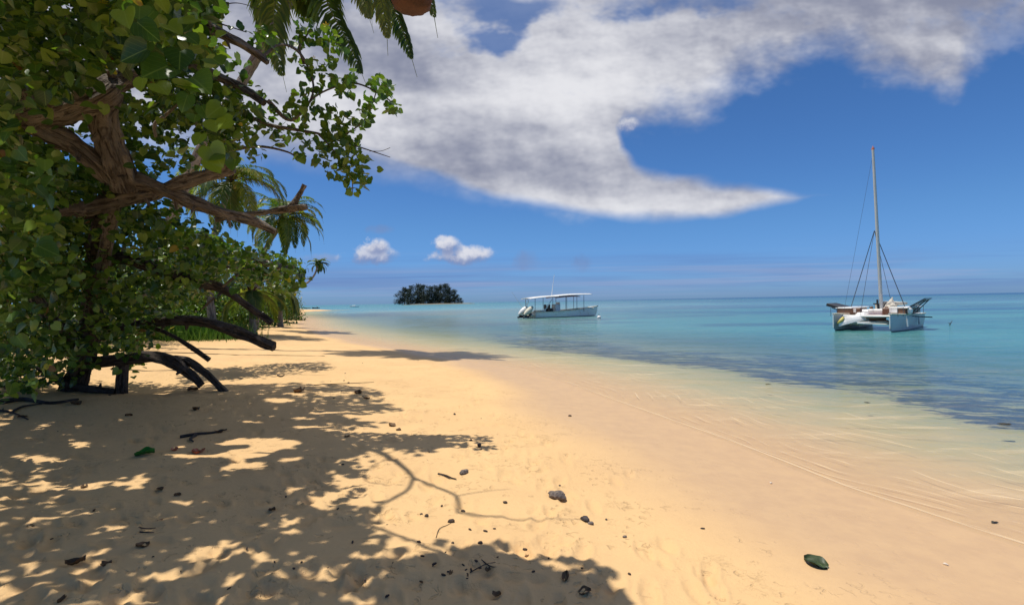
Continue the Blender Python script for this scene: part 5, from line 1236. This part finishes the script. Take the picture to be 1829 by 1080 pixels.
for k, (px, py, w, lab) in enumerate([(134, 1006, 40, "long dark dead leaf left of a small sun fleck at the lower left"), (190, 1008, 22, "dark dead leaf right of a small sun fleck at the lower left"), (255, 975, 26, "blackish curled dead leaf beneath a slanting sun fleck"), (486, 911, 20, "reddish brown dead leaf in the middle of the shade"),
                                      (317, 884, 14, "black curled leaf under the sunlit patch"), (286, 874, 16, "dark curled leaf left of the black one under the sunlit patch"), (110, 1072, 22, "dead leaf at the bottom edge, left side"), (55, 941, 14, "dead leaf beside a round sun fleck at the far left"), (286, 930, 11, "small dead leaf beside a pair of thin twigs"),
                                      (168, 912, 10, "upright dead leaf bit between sun flecks"), (135, 722, 22, "dead leaf at the foot of the big tree"), (345, 697, 22, "dead leaf next to the limb end touching the sand"), (350, 732, 24, "dark dead leaf in the band of deep shade"), (533, 700, 26, "dark dead leaf pile piece in the shade edge"),
                                      (640, 702, 18, "dead leaf among red-brown litter by the long stick"), (655, 712, 14, "second dead leaf among red-brown litter by the long stick, nearer"), (700, 760, 16, "brown dead leaf among the leaf-tip shadows"), (712, 768, 12, "smaller brown dead leaf just seaward of its neighbour among leaf-tip shadows"), (805, 1024, 16, "dark dead leaf low in the foreground shadow"), (871, 1018, 14, "dead leaf in the centre of the foreground shadow"),
                                      (887, 1062, 20, "dark dead leaf at the bottom of the foreground shadow"), (1010, 1032, 30, "olive dead leaf inside the rounded foreground shadow"), (1045, 1058, 28, "grey dead leaf low inside the rounded foreground shadow"), (833, 1028, 12, "small dark dead leaf between twigs in the foreground shadow"), (752, 1040, 12, "dark dead leaf at the foreground shadow's landward side"),
                                      (150, 870, 14, "small dead leaf at the edge of a long sun fleck"), (392, 772, 18, "dead leaf beside the dark stick in the shade"), (620, 780, 12, "brown leaf bit near the shade edge"), (40, 745, 16, "dead leaf in the darkest shade at the left"), (230, 742, 14, "dead leaf in the dark shade behind the green leaf")]):
    curled_leaf("dead_leaf", lab, px, py, w * .8, M_DRY, 20 + k, (k * .37) % 1 * .6, .4, heart=k % 3 != 0)
def twig_on_sand(lab, pl, wpx, seed, forks=()):
    mb = MB(); 
    for q in [pl] + list(forks):
        P = [gp(*p) for p in q]; r = wpx * P[0].y / F / 2; P = [tuple(p + Vector((0, 0, r * .7 + .004 * (k % 2)))) for k, p in enumerate(P)]; sp = spline(P, 6); mb.tube([Vector(p) for p in sp], [max(.0015, r * (1 - .6 * k / len(sp))) for k in range(len(sp))], 6, jit=.12, seed=seed)
    o = mb.build("fallen_stick", M_BARKD, None, smooth=True); tag(o, lab, "stick"); return o
twig_on_sand("dark stick lying across the shade just behind the sunlit patch", [(322, 782), (350, 777), (380, 774), (405, 769)], 6, 1, [[(350, 778), (340, 786), (345, 790)]])
twig_on_sand("curved brown twig on sunlit sand below the flat grey stone", [(783, 847), (797, 851), (806, 854), (815, 857)], 4, 2)
twig_on_sand("long thin stick at the far edge of the shade", [(560, 688), (600, 686), (640, 684), (668, 683)], 1.6, 3)
twig_on_sand("very long thin dark strip standing in for a cast shadow across the middle beach", [(270, 629), (340, 631), (420, 634), (500, 635), (580, 636)], 1.5, 4)  # dark tube added in place of a thin cast shadow
twig_on_sand("short forked stick on the sunlit middle beach", [(496, 671), (502, 673), (508, 670)], 3, 5)
twig_on_sand("pair of thin twigs in the shade below the sunlit patch", [(248, 942), (262, 945), (278, 943)], 2.5, 6, [[(250, 950), (275, 952)]])
twig_on_sand("forked twig lying in the foreground shadow", [(840, 1022), (865, 1010), (885, 1004)], 2.5, 7, [[(860, 1000), (875, 1012), (888, 1013)]])
twig_on_sand("thin bent twig under the branch shadow's crook", [(779, 960), (785, 945), (800, 937), (812, 930)], 1.5, 8)
twig_on_sand("dead stick at the foot of the tree, left edge", [(0, 735), (20, 738), (50, 750)], 5, 9, [[(20, 738), (40, 728), (75, 722)]])
twig_on_sand("thick dead branch half buried in the dark shade at the tree's foot", [(0, 722), (40, 716), (90, 722), (140, 716)], 9, 10)
# small matching seeds and bark crumbs, scattered
pod0 = stone("seed_crumb", Vector((0, 0, 0)), (.011, .008, .006), M_POD, 3, 1); pods = []
rng = random.Random(11); spots = []
while len(spots) < 60:
    k = rng.random()
    if k < .35: x_, y_ = rng.gauss(800, 70), rng.gauss(1010, 45)
    elif k < .5: x_, y_ = rng.gauss(650, 30), rng.gauss(700, 16)
    elif k < .6: x_, y_ = rng.gauss(625, 14), rng.uniform(640, 700)
    elif k < .65: x_, y_ = rng.gauss(555, 40), rng.gauss(1000, 20)
    else: x_, y_ = rng.uniform(5, 1050), 640 + 430 * rng.random()
    if not (5 < x_ < 1180 and 625 < y_ < 1075) or x_ > 820 + (y_ - 640) * .85 or (y_ < 700 and x_ < 400): continue
    spots.append((x_, y_))
for i, (x_, y_) in enumerate(spots):
    o = pod0 if i == 0 else pod0.copy()
    if i: link(o)
    p = gp(x_, y_); s_ = rng.uniform(.5, 1.35) * (1 + p.y / 14); o.location = (p.x, p.y, p.z + .004); o.scale = (s_, s_ * rng.uniform(.5, 1), s_); o.rotation_euler = (0, 0, rng.uniform(0, 6.28))
    tag(o, "tiny dark seed crumb scattered on the sand", "seed crumb", "seed crumbs scattered on the sand")
# dark weed clumps lying in the shallows
M_WEED = simple("dark_weed", (.05, .045, .03), .7, .3, 20)
for k, (px, py, w, lab) in enumerate(((1549, 719, 9, "small dark weed clump in the shallows beneath the catamaran"), (1372, 686, 8, "tiny weed clump at the landward edge of the sea grass"), (1795, 757, 18, "larger dark weed clump at the picture's right edge"), (1776, 929, 10, "weed scrap in the swash lines at the right"))):
    p = at_z(px, py, WZ - .0); s_ = w * p.y / F / 2; o = stone("weed_clump", p, (s_, s_ * .5, .007), M_WEED, k, 3, amp=.9); o.location.z = (WZ + .006 if k < 3 else gz(p.x, p.y) + .01); tag(o, lab, "weed")
